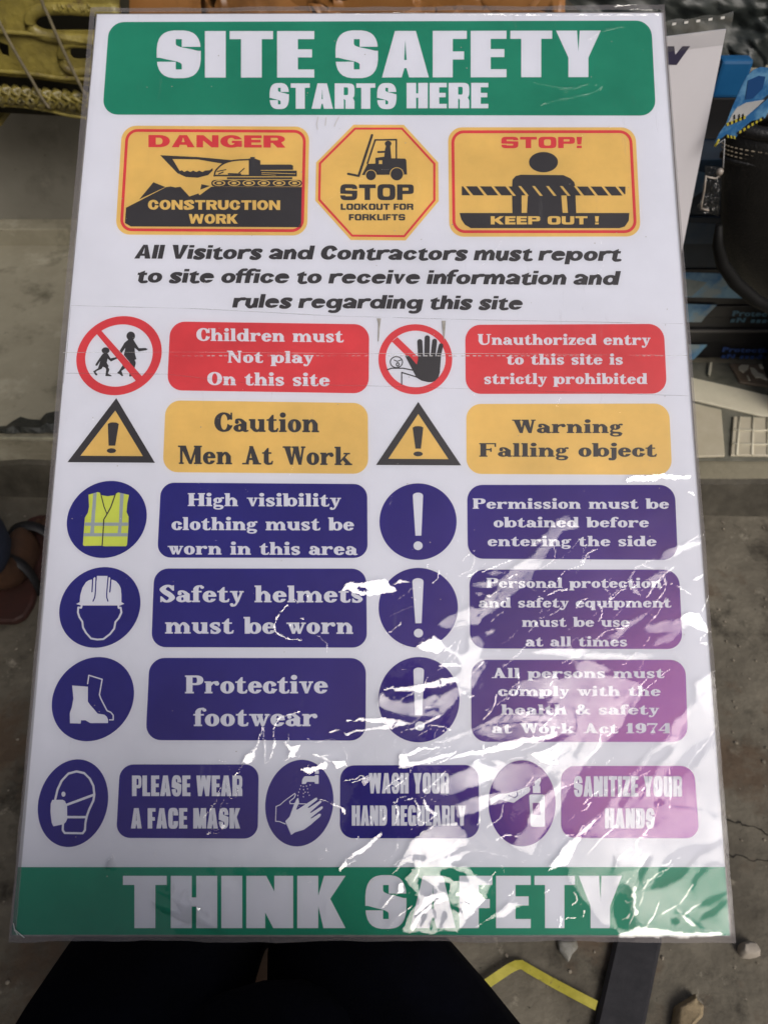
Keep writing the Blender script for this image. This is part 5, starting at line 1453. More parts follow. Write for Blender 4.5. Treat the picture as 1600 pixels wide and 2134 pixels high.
# ---------------------------------------------------------------- stacked shoe boxes at the right
M_BLK = mat('black_card', (.012, .012, .013), .38, (.02, .019, .019), 12, bump=.0006, bscale=30, coat=.25)
M_BLUEP = mat('sky_print', (.06, .20, .42), .35, (.25, .45, .6), 14, lo=.4, hi=.6, extra=[((.32, .40, .42), 9, .56, .66)])
M_WHITEP = mat('pale_print', (.22, .27, .27), .4, (.36, .42, .42), 18)
M_NVB = mat('navy_card', (.008, .016, .03), .4, (.02, .04, .065), 9, coat=.25)
M_TXT = mat('blue_lettering', (.09, .19, .26), .4)
yB = on_z(1500, 755, STEP_Z).y
BXL, BXR, BD = .52, 1.14, .30
levels = [(690, 755, 'bottom black shoe box of the stack, dark blue slanted lettering on its end'),
          (636, 690, 'second black shoe box from the bottom, under the boot'),
          (560, 636, 'third shoe box from the bottom, with a pale and blue picture'),
          (450, 560, 'fourth shoe box up, dim blue picture behind the sign'),
          (330, 450, 'topmost shoe box of the stack, beside the white sign')]
zb = STEP_Z + .0125
for k, (yt, ybm, lab) in enumerate(levels):
    zt = on_y(1500, yt, yB).z
    bx = empty('shoe_box', (BXL, yB, zb))
    tag(bx, lab, 'box', 'shoe boxes stacked on the step')
    h_ = zt - zb - .001
    sh_ = .006 * math.sin(k * 2.1)
    bm = bmesh.new(); bm_box(bm, sh_, BXR - BXL + sh_, .002, BD, 0, h_ - .022, .0015); bm_obj('tray', bm, M_BLK if k < 3 else M_NVB, bx)
    bm = bmesh.new(); bm_box(bm, sh_ - .003, BXR - BXL + sh_ + .003, -.002, BD + .003, h_ - .03, h_, .002); bm_obj('lid', bm, M_BLK if k < 3 else M_NVB, bx)
    def face(pts, dy=.0006):
        out = []
        for x, y in pts:
            p = on_y(x, y, yB - .0022)
            out.append((p.x - BXL, -.0022 - dy, p.z - zb))
        return out
    def slab(name, pts, m, dy=.0006):
        f_ = face(pts, dy)
        o_ = mesh_obj(name, f_, [list(range(len(f_)))], m, bx)
        return o_
    if k == 0:
        slab('picture', [(1400, 717), (1473, 718), (1455, 738), (1444, 749), (1400, 750)], M_BLUEP)
        rows_ = [('Protection', 1503, 1618, 733, 735, 10), ('EN 20345', 1500, 1600, 746, 748, 9)]
    elif k == 1:
        slab('picture', [(1400, 632), (1493, 635), (1470, 658), (1460, 671), (1400, 671)], M_BLUEP)
        rows_ = [('Protection', 1524, 1640, 658, 660, 11), ('EN 20345', 1519, 1628, 671, 673, 10)]
    elif k == 2:
        slab('picture', [(1395, 566), (1520, 570), (1536, 590), (1560, 622), (1395, 618)], M_BLUEP)
        slab('picture', [(1395, 575), (1472, 588), (1440, 617), (1395, 616)], M_WHITEP, .0012)
        rows_ = []
    elif k == 3:
        slab('picture', [(1390, 462), (1490, 466), (1494, 508), (1395, 508)], mat('dim_print', (.035, .07, .12), .4, (.07, .10, .13), 14))
        rows_ = []
    else:
        slab('picture', [(1380, 335), (1468, 360), (1468, 395), (1440, 414), (1412, 430), (1385, 430)], mat('dim_print_pale', (.035, .085, .15), .35, (.11, .16, .2), 10))
        rows_ = []
    for r_ in rows_:
        g = []
        st = dict(F_HUM); st['shear'] = .35
        for c_ops in text_ops(r_[0], F_HUM if 1 else st, *r_[1:]): g.append(c_ops)
        o_ = lift('lettering', g, M_TXT if k else mat('violet_lettering', (.05, .10, .30), .4), 0, bx, fn=lambda x, y: face([(x, y)], .0012)[0])
    if k == 1:
        bm = bmesh.new(); bm_box(bm, -.002, BXR - BXL + .004, -.0065, -.001, .0005, .007, .001); bm_obj('shrink_wrap_seam', bm, mat('silver_seam', (.10, .095, .09), .3, coat=.6), bx)
    zb = zt
ztop = zb
# crumpled dark plastic sheet draped at the upper right
def drape(name, c4_, y0, nx, ny, amp, seed, m, parent=None, yk=None):
    """c4_: TL,TR,BR,BL in photograph units on the upright plane y0"""
    r = np.random.default_rng(seed)
    vs, fs = [], []
    for j in range(ny + 1):
        for i in range(nx + 1):
            u, v = i / nx, j / ny
            x = (c4_[0][0] * (1 - u) + c4_[1][0] * u) * (1 - v) + (c4_[3][0] * (1 - u) + c4_[2][0] * u) * v
            y = (c4_[0][1] * (1 - u) + c4_[1][1] * u) * (1 - v) + (c4_[3][1] * (1 - u) + c4_[2][1] * u) * v
            a = np.array([u * 5 + v * 2.0]), np.array([v * 2.5 - u * 1.2])
            n1 = float(fnoise(a[0] + seed, a[1] + 3, seed, 4)[0])
            n2 = float(fnoise(a[0] * 3 + seed, a[1] * 3, seed + 9, 2)[0])
            p = on_y(x + 10 * n2 * (v if v > .8 else .2), y + 9 * n2 * (1 if v > .9 else .1), y0 + amp * n1 + amp * .35 * abs(n2))
            vs.append(p)
    for j in range(ny):
        for i in range(nx):
            a = j * (nx + 1) + i
            fs.append((a, a + 1, a + nx + 2, a + nx + 1))
    return mesh_obj(name, vs, fs, m, parent, True)
M_DARKP = mat('dark_green_plastic', (.016, .022, .02), .45, (.035, .04, .036), 3, bump=.001, bscale=7)
ds = drape('plastic_sheet', [(1120, -60), (1700, -60), (1700, 96), (1390, 200)], 1.62, 60, 26, .035, 3, M_DARKP)
tag(ds, 'crumpled dark plastic sheeting hanging above the shoe boxes at the upper right', 'plastic sheet')
# blue packet standing between the boxes and the sheet
bm = bmesh.new()
p0, p1 = on_y(1505, 126, 1.5), on_y(1545, 205, 1.5)
bm_box(bm, p0.x, p1.x, 1.5, 1.53, (on_y(1505, 205, 1.5).z), p0.z, .006)
bpk = bm_obj('blue_packet', bm, mat('blue_plastic', (.004, .075, .21), .4, (.012, .11, .27), 9))
bm = bmesh.new(); bm_box(bm, p0.x + .004, p1.x - .004, 1.501, 1.529, ztop, on_y(1505, 205, 1.5).z, .002)
bm_obj('dark_base', bm, M_BLK, bpk)
tag(bpk, 'slim bright blue packet standing upright behind the hanging tag', 'packet')

# ---------------------------------------------------------------- safety boot and its hanging tag
bt = empty('safety_boot', (.98, 1.26, .44))
tag(bt, 'black grained leather safety boot with padded collar, cut off by the right edge', 'boot')
M_LEA = mat('grained_leather', (.003, .003, .003), .42, (.007, .0065, .006), 30, bump=.0012, bscale=300, coat=0)
M_SOLE = mat('boot_sole', (.006, .006, .006), .6, spec=.2)
yb_ = 1.26
prof = [(258, 1532), (275, 1512), (300, 1506), (340, 1504), (400, 1502), (450, 1500), (500, 1503), (540, 1513), (575, 1532), (605, 1560), (628, 1592)]
bm = bmesh.new()
rings = []
for k, (py, px_) in enumerate(prof):
    p = on_y(px_, py, yb_)
    xr = 1.03 if py < 480 else 1.03 + (py - 480) * .0012
    rx = (xr - p.x) / 2
    ry = .052 + .012 * math.sin(k * .5)
    rings.append([bm.verts.new((p.x + rx + rx * math.cos(a) - .98, yb_ + ry * math.sin(a) - 1.26, p.z - .44)) for a in (2 * math.pi * i / 40 for i in range(40))])
for A_, B_ in zip(rings, rings[1:]):
    for i in range(40): bm.faces.new((A_[i], A_[(i + 1) % 40], B_[(i + 1) % 40], B_[i]))
bm.faces.new(rings[-1])
o = bm_obj('upper', bm, M_LEA, bt, True)
def ringpath(py, px_, grow=0, n=36):
    p = on_y(px_, py, yb_)
    rx = (1.03 - p.x) / 2
    return [((p.x + rx) + (rx + grow) * math.cos(a) - .98, (yb_ + (.055 + grow) * math.sin(a)) - 1.26, p.z - .44) for a in (2 * math.pi * i / n for i in range(n + 1))]
bm = bmesh.new(); tube(bm, ringpath(262, 1530, .002), .011, 10, False); bm_obj('padded_collar', bm, M_LEA, bt, True)
bm = bmesh.new(); tube(bm, ringpath(325, 1505, .001), .0045, 8, False); bm_obj('piping', bm, M_LEA, bt, True)
M_ST = mat('pale_thread', (.26, .22, .16), .7)
for row in range(3):
    P_ = ringpath(296 + 9 * row, 1507, .0035, 90)
    bm = bmesh.new()
    for i in range(45, 88):
        a, b = V(P_[i]), V(P_[i + 1])
        tube(bm, [a + (b - a) * .15, a + (b - a) * .7], .0011, 5)
    bm_obj('stitching', bm, M_ST, bt)
bm = bmesh.new()
sp = [(470, 1497), (510, 1494), (550, 1504), (590, 1532), (625, 1572), (650, 1620)]
tube(bm, [(lambda p: (p.x - .98, yb_ - .062 - 1.26, p.z - .44))(on_y(x, y, yb_ - .062)) for y, x in sp], [.006, .009, .011, .012, .012, .012], 8)
bm_obj('welt', bm, M_SOLE, bt, True)
# sole and a crate that carries the boot (mostly outside the picture)
bm = bmesh.new(); bm_box(bm, -.16, .16, -.05, .05, -.022, .004, .012); bm_obj('sole', bm, M_SOLE, bt)
cr_ = bmesh.new(); bm_box(cr_, .87, 1.2, 1.2, 1.40, STEP_Z, .417, .006)
tag(bm_obj('black_crate', cr_, mat('crate_plastic', (.015, .015, .015), .5)), 'plain black crate under the boot at the right edge', 'crate')

# tag: two printed leaves on a cord
tgo = empty('hang_tag', tuple(on_y(1485, 300, 1.12)))
tag(tgo, 'blue and white shoe tag with yellow and black striped edges hanging over the boot', 'tag')
T0 = V(tgo.location)
def leaf(name, pts, y0, m, bulge=0., z_=0., par=tgo, solid=.0006):
    P = [on_y(x, y, y0 + bulge * math.sin(i)) + V((0, z_, 0)) - T0 for i, (x, y) in enumerate(pts)]
    v, f = [], []
    n = len(P)
    v = P + [p + V((0, solid, 0)) for p in P]
    f = [list(range(n)), list(range(2 * n - 1, n - 1, -1))] + [[i, n + i, n + (i + 1) % n, (i + 1) % n] for i in range(n)]
    return mesh_obj(name, v, f, m, par)
M_TB = mat('tag_blue', (.02, .13, .33), .3, (.12, .30, .5), 30, lo=.45, hi=.6, coat=.3)
M_TW = mat('tag_white', (.40, .41, .42), .4, (.5, .5, .5), 30)
M_TY = mat('tag_yellow', (.5, .43, .04), .4)
back_pts = [(1512, 272), (1600, 235), (1622, 205), (1640, 225), (1600, 250), (1580, 248), (1548, 268), (1530, 290), (1514, 286)]
leaf('leaf', [(1513, 270), (1560, 238), (1600, 205), (1640, 170), (1640, 200), (1598, 236), (1593, 246), (1565, 252), (1545, 268), (1530, 290), (1514, 287)], 1.135, M_TB)['label'] = 'lower blue leaf'
leaf('leaf', [(1488, 299), (1498, 277), (1512, 258), (1524, 225), (1545, 178), (1556, 158), (1570, 145), (1584, 140), (1600, 141), (1640, 150), (1640, 160), (1612, 186), (1590, 205), (1560, 240), (1528, 268)], 1.125, M_TB)['label'] = 'upper blue leaf'
leaf('printed_field', [(1535, 224), (1554, 214), (1592, 208), (1578, 222), (1550, 246), (1518, 262), (1517, 254), (1526, 236)], 1.1245, M_TW)
leaf('printed_figure', [(1558, 168), (1580, 158), (1594, 160), (1588, 185), (1568, 205), (1552, 207)], 1.1243, mat('tag_dark_blue', (.008, .06, .2), .35))
def hazard(p0, p1, w, n, y0, k0=0):
    for i in range(n):
        a = (p0[0] + (p1[0] - p0[0]) * i / n, p0[1] + (p1[1] - p0[1]) * i / n)
        b = (p0[0] + (p1[0] - p0[0]) * (i + 1) / n, p0[1] + (p1[1] - p0[1]) * (i + 1) / n)
        leaf('hazard_stripe', [(a[0], a[1]), (b[0], b[1]), (b[0] + 1, b[1] + w), (a[0] + 1, a[1] + w)], y0, M_TY if (i + k0) % 2 else M_BLK)
hazard((1513, 257), (1552, 241), 6, 9, 1.1236, 1)
hazard((1514, 281), (1531, 284), 6, 5, 1.1336, 1)
hazard((1535, 276), (1590, 243), 5, 13, 1.1336)
for i, (x, y) in enumerate(((1528, 240), (1538, 239), (1546, 238))):
    leaf('mark', [(x, y), (x + 3, y - 1), (x + 3, y + 8), (x, y + 9)], 1.1236, M_BLK)
bm = bmesh.new(); tube(bm, [on_y(x, y, 1.124) - T0 for x, y in ((1497, 290), (1493, 298), (1488, 305))], .0016, 6); bm_obj('tip', bm, M_TY, tgo, True)
bm = bmesh.new(); tube(bm, [on_y(x, y, 1.124) - T0 for x, y in ((1486, 306), (1509, 290), (1507, 330), (1506, 350))], .0008, 6); bm_obj('cord', bm, M_TW, tgo, True)
# clear loose bag with bright creases in front of the boxes
cb_ = drape('clear_bag', [(1468, 345), (1506, 348), (1496, 450), (1456, 440)], 1.24, 24, 30, .03, 17, simple_film('bag_film', .10, .03, (.4, .38, .33), .0015))
tag(cb_, 'small crumpled clear plastic bag hanging between the boot and the shoe boxes', 'plastic bag')
bm = bmesh.new()
for pth in ([(1470, 366), (1467, 395), (1461, 425), (1460, 436)], [(1470, 368), (1478, 370), (1490, 372), (1498, 366)], [(1461, 434), (1468, 437), (1476, 438)]):
    tube(bm, [on_y(x, y, 1.232) for x, y in pth], .0016, 6)
bmesh.ops.create_uvsphere(bm, u_segments=10, v_segments=8, radius=.006, matrix=Matrix.Translation(on_y(1499, 358, 1.232)))
o = bm_obj('crease', bm, mat('film_crease', (.32, .28, .24), .3, coat=.6), cb_, True)

# ---------------------------------------------------------------- orange brown bale at the top
yo = y2 + .02
M_OR = mat('orange_plastic', (.27, .115, .03), .38, (.35, .16, .05), 4, bump=.001, bscale=8, extra=[((.16, .07, .02), 3, .56, .7)])
ob = drape('orange_bale', [(176, -90), (1152, -90), (1150, 36), (186, 44)], yo + .02, 70, 16, .012, 23, M_OR)
sl_ = ob.modifiers.new('s', 'SOLIDIFY'); sl_.thickness = .16; sl_.offset = -1
tag(ob, 'long orange brown plastic bale along the top behind the sign', 'bale')
# ---------------------------------------------------------------- yellow painted metal rack with loops, rods and wires
ym = empty('metal_rack', tuple(on_y(80, 150, 1.72)))
tag(ym, 'chipped yellow painted metal rack with slotted loops and crossing wires at the upper left', 'metal rack')
Y0 = V(ym.location)
M_YM = mat('chipped_yellow', (.30, .245, .05), .5, (.15, .12, .03), 14, bump=.006, bscale=45, coat=.2, extra=[((.09, .06, .03), 22, .6, .68), ((.42, .37, .12), 30, .64, .72)])
M_WIRE = mat('dull_wire', (.13, .11, .07), .5, (.2, .17, .1), 60, coat=.3)
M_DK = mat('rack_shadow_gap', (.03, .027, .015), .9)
yr = 1.72
def rp(x, y, dy=0): return on_y(x, y, yr + dy) - Y0
# back plate with real openings
ops = [('+', [(-60, -60), (250, -60), (250, 40), (250, 175), (250, 185), (60, 160), (-60, 150)]),
       ('-', sup(158, 46, 82, 16, 4, 30)), ('-', sup(170, 108, 22, 14, 3, 24)), ('-', [(0, 84), (20, 92), (22, 118), (6, 112), (0, 100)])]
v_, f_ = tri(ops)
bp_ = mesh_obj('plate', [rp(x, y) for x, y in v_], f_, M_YM, ym)
so = bp_.modifiers.new('s', 'SOLIDIFY'); so.thickness = .006
mesh_obj('shadow_gap_plate', [rp(-80, -80, .06), rp(270, -80, .06), rp(270, 250, .06), rp(-80, 230, .06)], [(0, 1, 2, 3)], M_DK, ym)
def rim(pts, r, dy=-.004, closed=False, m=M_YM, name='loop', n=8):
    bm = bmesh.new()
    tube(bm, [rp(x, y, dy) for x, y in (pts + [pts[0]] if closed else pts)], r, n)
    return bm_obj(name, bm, m, ym, True)
rim(cr([(250, 22), (180, 20), (120, 17), (80, 22), (64, 36), (66, 56), (90, 72), (140, 80), (200, 84), (250, 86)], 5), .012)
rim(cr([(190, 92), (150, 90), (132, 98), (128, 120), (138, 142), (160, 150), (180, 148), (200, 150)], 5), .009)
rim(cr([(-60, 60), (0, 66), (60, 70), (120, 79), (190, 89), (250, 94)], 4), .0045, -.012, name='rod')
rim(cr([(-60, 142), (0, 148), (60, 153), (120, 162), (185, 166), (250, 172)], 4), .0045, -.012, name='rod')
# ribbed roll along the bottom
for k in range(15):
    x = -50 + k * 21
    yy = 196 + (x + 50) * .085
    bm = bmesh.new()
    tube(bm, [rp(x - 3, yy - 22, -.002), rp(x + 2, yy - 12, -.02), rp(x + 9, yy + 4, -.022), rp(x + 15, yy + 18 + 3 * math.sin(k * 1.3), -.006)], [.006, .0125, .0125, .006], 8)
    bm_obj('rib', bm, M_YM, ym, True)
rim([(-60, 192), (60, 205), (180, 224), (250, 236)], .018, .014, name='roll', n=12)
rim(cr([(-60, 213), (0, 218), (50, 222), (100, 230), (140, 240), (178, 246), (250, 262)], 4), .0035, -.014, name='lip')
for pth in ([(84, -10), (92, 14), (100, 30), (125, 88), (150, 142), (180, 202)], [(-4, 40), (20, 86), (44, 128), (70, 172), (88, 204), (104, 226)]):
    bm = bmesh.new()
    tube(bm, [rp(x, y, -.034) for x, y in cr(pth, 5)], .0034, 8)
    bm_obj('wire', bm, M_WIRE, ym, True)
for k in range(16):
    rr_ = random.Random(k)
    x, y = rr_.uniform(100, 185), rr_.uniform(6, 16)
    bm = bmesh.new()
    tube(bm, [rp(x, y, -.012), rp(x + 6, y + 10, -.015)], [.002, .003], 6)
    bm_obj('weld_bead', bm, M_YM, ym, True)
# rack stands on the low wall: two brackets
for x in (-20, 230):
    bm = bmesh.new()
    p = rp(x, 225, .02)
    top = STEP_Z + .40
    bm_box(bm, p.x - .01, p.x + .01, p.z * 0 + .02, y2 + .09 - Y0.y, top - Y0.z, top + .012 - Y0.z)
    bm_obj('bracket', bm, M_YM, ym)
# ---------------------------------------------------------------- people: skeleton grown with a skin surface
M_SKIN = mat('brown_skin', (.05, .024, .014), .5, (.075, .036, .02), 40, bump=.0006, bscale=300)
M_TROU = mat('black_trousers', (.0022, .0024, .0042), .95, (.0035, .004, .008), 14, bump=.012, bscale=9, spec=.06)
M_NAVY = mat('navy_trousers', (.005, .009, .025), .9, (.008, .014, .035), 40, bump=.0012, bscale=200)
M_SHIRT = mat('dark_shirt', (.02, .022, .028), .85, (.03, .032, .04), 40, bump=.001, bscale=200)
def skin(name, pts, edges, m, parent=None, root=0, sub=2):
    """pts: (x,y,z,r)"""
    me = bpy.data.meshes.new(name)
    me.from_pydata([p[:3] for p in pts], edges, [])
    o = link_mesh(name, me, m, parent)
    sk = o.modifiers.new('skin', 'SKIN')
    sk.use_smooth_shade = True
    for i, p in enumerate(pts):
        d = me.skin_vertices[0].data[i]
        r = p[3] if isinstance(p[3], tuple) else (p[3], p[3])
        d.radius = r
        d.use_root = (i == root)
    s = o.modifiers.new('sub', 'SUBSURF')
    s.levels = s.render_levels = sub
    return o
def chain(P, E, start, pts):
    """append a chain of joints starting from index start"""
    k = start
    for p in pts:
        P.append(p); E.append((k, len(P) - 1)); k = len(P) - 1
    return k

# the photographer, seated, sign across the lap
me1 = empty('person', (0.02, -.36, 0))
tag(me1, 'seated person in black trousers with the safety sign resting across the lap', 'person')
ox, oy = -.02, .36
P, E = [(-.04 + ox, -.36 + oy, .50, .13)], []
hipL = chain(P, E, 0, [(-.15 + ox, -.33 + oy, .49, .10)])
kL = chain(P, E, hipL, [(-.25 + ox, -.10 + oy, .465, .085), (-.21 + ox, .17 + oy, .43, .06), (-.18 + ox, .22 + oy, .27, .055), (-.18 + ox, .20 + oy, .09, .042), (-.18 + ox, .24 + oy, .05, .04), (-.19 + ox, .36 + oy, .03, (.045, .028))])
hipR = chain(P, E, 0, [(.08 + ox, -.33 + oy, .49, .10)])
kR = chain(P, E, hipR, [(.09 + ox, -.10 + oy, .465, .085), (-.03 + ox, .15 + oy, .43, .06), (-.02 + ox, .24 + oy, .27, .055), (-.01 + ox, .22 + oy, .09, .042), (-.01 + ox, .26 + oy, .05, .04), (.0 + ox, .38 + oy, .03, (.045, .028))])
nk = chain(P, E, 0, [(0 + ox, -.32 + oy, .72, .12), (0 + ox, -.27 + oy, .95, .15), (0 + ox, -.24 + oy, 1.08, .07), (0 + ox, -.22 + oy, 1.19, .08), (0 + ox, -.21 + oy, 1.27, .085), (0 + ox, -.22 + oy, 1.33, .06)])
ch_i = [i for i, p in enumerate(P) if abs(p[2] - .95) < 1e-6][0]
aL = chain(P, E, ch_i, [(-.19 + ox, -.28 + oy, 1.0, .06), (-.34 + ox, -.44 + oy, .78, .045), (-.30 + ox, -.48 + oy, .66, .035), (-.24 + ox, -.40 + oy, .635, .026)])
chain(P, E, aL, [(-.22 + ox, -.33 + oy, .625, (.036, .018))])
aR = chain(P, E, ch_i, [(.19 + ox, -.28 + oy, 1.0, .06), (.27 + ox, -.30 + oy, .78, .045), (.21 + ox, -.20 + oy, .98, .035), (.12 + ox, -.12 + oy, 1.16, .026), (.08 + ox, -.08 + oy, 1.21, (.036, .018))])
body = skin('body', P, E, M_SKIN, me1)
def fingers(base, dirv, side, up, name='fingers', par=me1):
    Pq, Eq = [], []
    for k in range(4):
        L_ = (.036, .042, .040, .031)[k]
        b = base + side * (.018 * (k - 1.5))
        i0 = len(Pq)
        Pq.append((*b, .010))
        d_ = dirv.copy()
        p = b
        for s_ in range(3):
            p = p + d_ * L_ * (1, .7, .55)[s_]
            d_ = (d_ + up * .35).normalized()
            Pq.append((*p, (.0095, .0085, .007)[s_])); Eq.append((len(Pq) - 2, len(Pq) - 1))
    t0 = base - dirv * .045 + side * -.032
    Pq.append((*t0, .011)); Pq.append((*(t0 + (dirv - side) .normalized() * .035), .010)); Pq.append((*(t0 + (dirv * 1.3 - side).normalized() * .062), .009))
    n = len(Pq); Eq += [(n - 3, n - 2), (n - 2, n - 1)]
    o_ = skin(name, Pq, Eq, M_SKIN, par)
    for i, p in enumerate(Pq):
        if i % 4 == 0 and i < 16 or i == 16: o_.data.skin_vertices[0].data[i].use_root = True
    return o_
fingers(V((-.215 + ox, -.31 + oy, .625)), V((.2, 1, -.1)).normalized(), V((1, 0, 0)), V((0, 0, -.3)))
fingers(V((.06 + ox, -.05 + oy, 1.235)), V((-.2, .4, .9)).normalized(), V((-1, .2, 0)).normalized(), V((0, -.6, 0)))
# trousers
P, E = [(-.04 + ox, -.36 + oy, .50, .15)], []
h1 = chain(P, E, 0, [(-.16 + ox, -.32 + oy, .49, .12)])
chain(P, E, h1, [(-.27 + ox, -.12 + oy, .475, .125), (-.245 + ox, .04 + oy, .455, .118), (-.20 + ox, .19 + oy, .435, .09), (-.19 + ox, .24 + oy, .28, .075), (-.19 + ox, .22 + oy, .14, .065)])
h2 = chain(P, E, 0, [(.09 + ox, -.32 + oy, .49, .12)])
h3 = chain(P, E, 0, [(-.08 + ox, -.14 + oy, .475, .13), (-.09 + ox, .0 + oy, .455, .125), (-.115 + ox, .11 + oy, .425, .10)])
chain(P, E, h2, [(.10 + ox, -.12 + oy, .475, .130), (.065 + ox, .0 + oy, .46, .125), (-.045 + ox, .15 + oy, .435, .096), (-.03 + ox, .24 + oy, .28, .072), (-.01 + ox, .23 + oy, .14, .064)])
skin('trousers', P, E, M_TROU, me1)
P, E = [(-.02 + ox, -.34 + oy, .56, .16)], []
c_ = chain(P, E, 0, [(0 + ox, -.27 + oy, .76, (.26,.19)), (0 + ox, -.22 + oy, .97, (.27,.2))])
chain(P, E, c_, [(0 + ox, -.25 + oy, 1.06, .10)])
chain(P, E, c_, [(-.2 + ox, -.285 + oy, .99, .08), (-.34 + ox, -.43 + oy, .78, .065), (-.31 + ox, -.47 + oy, .67, .052)])
chain(P, E, c_, [(.2 + ox, -.285 + oy, .99, .08), (.275 + ox, -.30 + oy, .79, .065), (.215 + ox, -.21 + oy, .97, .052)])
skin('shirt', P, E, M_TROU, me1)
skin('shirt_hem', [(-.08 + ox, -.30 + oy, .50, .16), (-.085 + ox, -.12 + oy, .485, .145), (-.09 + ox, .01 + oy, .47, .14), (-.11 + ox, .12 + oy, .43, .11)], [(0, 1), (1, 2), (2, 3)], M_TROU, me1)
P = [(0 + ox, -.235 + oy, 1.31, .09), (0 + ox, -.23 + oy, 1.35, .075)]
skin('hair', P, [(0, 1)], mat('black_hair', (.01, .009, .008), .9, bump=.003, bscale=300), me1)
for s_ in (-1, 1):
    bm = bmesh.new()
    x_ = -.185 + ox if s_ < 0 else -.005 + ox
    bm_box(bm, x_ - .046, x_ + .046, .17 + oy, .43 + oy, 0, .022, .008)
    bm_obj('sandal', bm, mat('dark_sandal', (.02, .018, .016), .7) if s_ < 0 else bpy.data.materials['dark_sandal'], me1)
st_ = empty('stool', (0, -.36, 0))
tag(st_, 'low wooden stool under the seated person', 'stool')
M_WD = mat('stool_wood', (.16, .09, .045), .6, (.22, .13, .07), 8, stretch=(1, 8, 1))
bm = bmesh.new(); bm_box(bm, -.18, .18, -.17, .17, .33, .36, .006); bm_obj('seat', bm, M_WD, st_)
for sx in (-1, 1):
    for sy in (-1, 1):
        bm = bmesh.new(); tube(bm, [(sx * .13, sy * .12, .332), (sx * .16, sy * .15, 0)], .016, 8); bm_obj('leg', bm, M_WD, st_, True)

# somebody standing at the left: only one sandalled foot and the navy trouser hem show
m2 = empty('person', (-1.02, .86, 0))
tag(m2, 'standing person at the left edge, one foot in a red-brown sandal, navy trousers', 'person')
X0, Yq = -1.02, .86
toe = on_z(84, 1082, .03); heel = on_z(-10, 1330, .03)
ax = (toe - heel).normalized()
sx_ = V((ax.y, -ax.x, 0))
def w2(p, z, r): return (p.x - X0, p.y - Yq, z, r)
hl = toe - ax * .235
P, E = [(0, -.05, .93, .13)], []
hr = chain(P, E, 0, [(.10, -.05, .90, .10)])
an = chain(P, E, hr, [(.10, .0, .50, .06), w2(hl + ax * .045 - sx_ * .035, .25, .05), w2(hl + ax * .04 - sx_ * .01, .10, .038), w2(hl + ax * .07, .062, (.04, .036)), w2(hl + ax * .135, .05, (.046, .027)), w2(hl + ax * .185, .038, (.046, .020))])
hl2 = chain(P, E, 0, [(-.10, -.05, .90, .10), (-.12, -.03, .50, .06), (-.13, -.05, .10, .038), (-.13, .0, .05, .036), (-.14, .12, .035, (.045, .022))])
c_ = chain(P, E, 0, [(0, -.05, 1.15, .13), (0, -.06, 1.38, .16), (0, -.05, 1.50, .065), (0, -.03, 1.60, .085), (0, -.03, 1.70, .08)])
sh_i = [i for i, p in enumerate(P) if abs(p[2] - 1.38) < 1e-6][0]
for s_ in (-1, 1):
    chain(P, E, sh_i, [(s_ * .2, -.06, 1.40, .06), (s_ * .24, -.08, 1.12, .045), (s_ * .25, -.02, .88, .03), (s_ * .25, .0, .79, (.02, .036))])
skin('body', P, E, M_SKIN, m2)
# toes
Pq, Eq = [], []
for k in range(5):
    side = (.034, .016, -.001, -.018, -.034)[k]
    b = hl + ax * (.195 if k else .19) + sx_ * side
    L_ = (.048, .044, .038, .032, .026)[k]
    r = (.0135, .0095, .009, .0085, .008)[k]
    Pq += [w2(b, .034, r), w2(b + ax * L_ * .55, .034, r), w2(b + ax * L_, .028, r * .9)]
    Eq += [(3 * k, 3 * k + 1), (3 * k + 1, 3 * k + 2)]
to = skin('toes', Pq, Eq, M_SKIN, m2)
for k in range(5): to.data.skin_vertices[0].data[3 * k].use_root = True
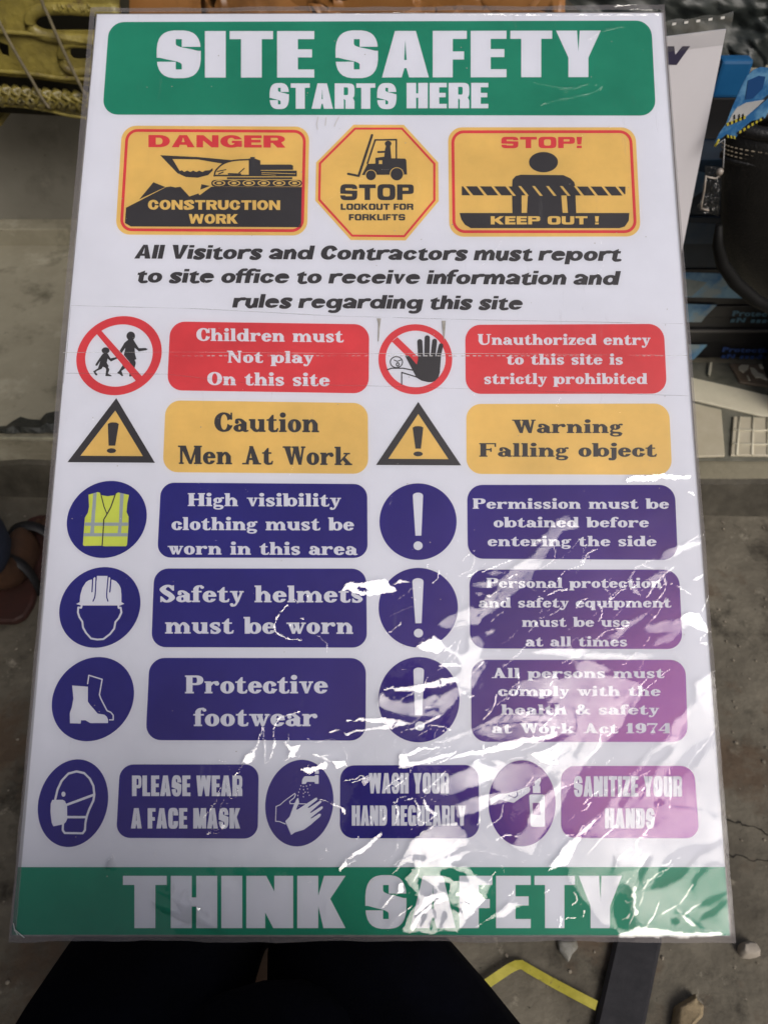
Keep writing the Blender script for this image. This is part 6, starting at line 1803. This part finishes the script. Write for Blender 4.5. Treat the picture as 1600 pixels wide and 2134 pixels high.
# trousers
P, E = [(0, -.05, .95, .15)], []
h_ = chain(P, E, 0, [(.11, -.05, .88, .12)])
chain(P, E, h_, [(.10, -.01, .50, .085), w2(hl + ax * .045 - sx_ * .04, .28, .085), w2(hl + ax * .055 - sx_ * .035, .10, .085)])
h_ = chain(P, E, 0, [(-.11, -.05, .88, .12)])
chain(P, E, h_, [(-.12, -.02, .50, .085), (-.13, -.04, .12, .075)])
skin('trousers', P, E, M_NAVY, m2)
P, E = [(0, -.05, 1.0, .15)], []
c_ = chain(P, E, 0, [(0, -.055, 1.2, .15), (0, -.06, 1.4, .17)])
for s_ in (-1, 1): chain(P, E, c_, [(s_ * .21, -.06, 1.41, .08), (s_ * .24, -.08, 1.22, .065)])
skin('shirt', P, E, M_SHIRT, m2)
skin('hair', [(0, -.04, 1.70, .095), (0, -.04, 1.75, .08)], [(0, 1)], bpy.data.materials['black_hair'], m2)
# sandal: sole and two straps
bm = bmesh.new()
out = []
for u, w_ in ((-.012, .018), (0, .034), (.03, .04), (.08, .038), (.14, .043), (.19, .05), (.225, .047), (.25, .03), (.258, .012)):
    out.append((u, w_))
ring_ = [hl + ax * u + sx_ * w_ for u, w_ in out] + [hl + ax * u - sx_ * w_ for u, w_ in out[::-1]]
prism(bm, [(p.x - X0, p.y - Yq, .020) for p in ring_], .019)
o = bm_obj('sandal_sole', bm, mat('red_rubber', (.045, .012, .008), .7, (.03, .010, .007), 30), m2)
o.modifiers.new('b', 'BEVEL').width = .004
M_STRAP = mat('dark_strap', (.008, .008, .01), .6)
for u, hh, ww in ((.165, .072, .052), (.06, .1, .048)):
    bm = bmesh.new()
    pts = []
    for k in range(13):
        a = math.pi * k / 12
        q_ = hl + ax * (u + .02 * math.sin(a)) + sx_ * (ww * math.cos(a))
        pts.append((q_.x - X0, q_.y - Yq, .015 + (hh - .015) * math.sin(a) ** .7))
    for A_, dw in ((pts, .011),):
        top_v = [(bm.verts.new(V(p) + ax * dw), bm.verts.new(V(p) - ax * dw)) for p in A_]
        for a_, b_ in zip(top_v, top_v[1:]): bm.faces.new((a_[0], a_[1], b_[1], b_[0]))
    o = bm_obj('sandal_strap', bm, M_STRAP, m2, True)
    so = o.modifiers.new('s', 'SOLIDIFY'); so.thickness = .003
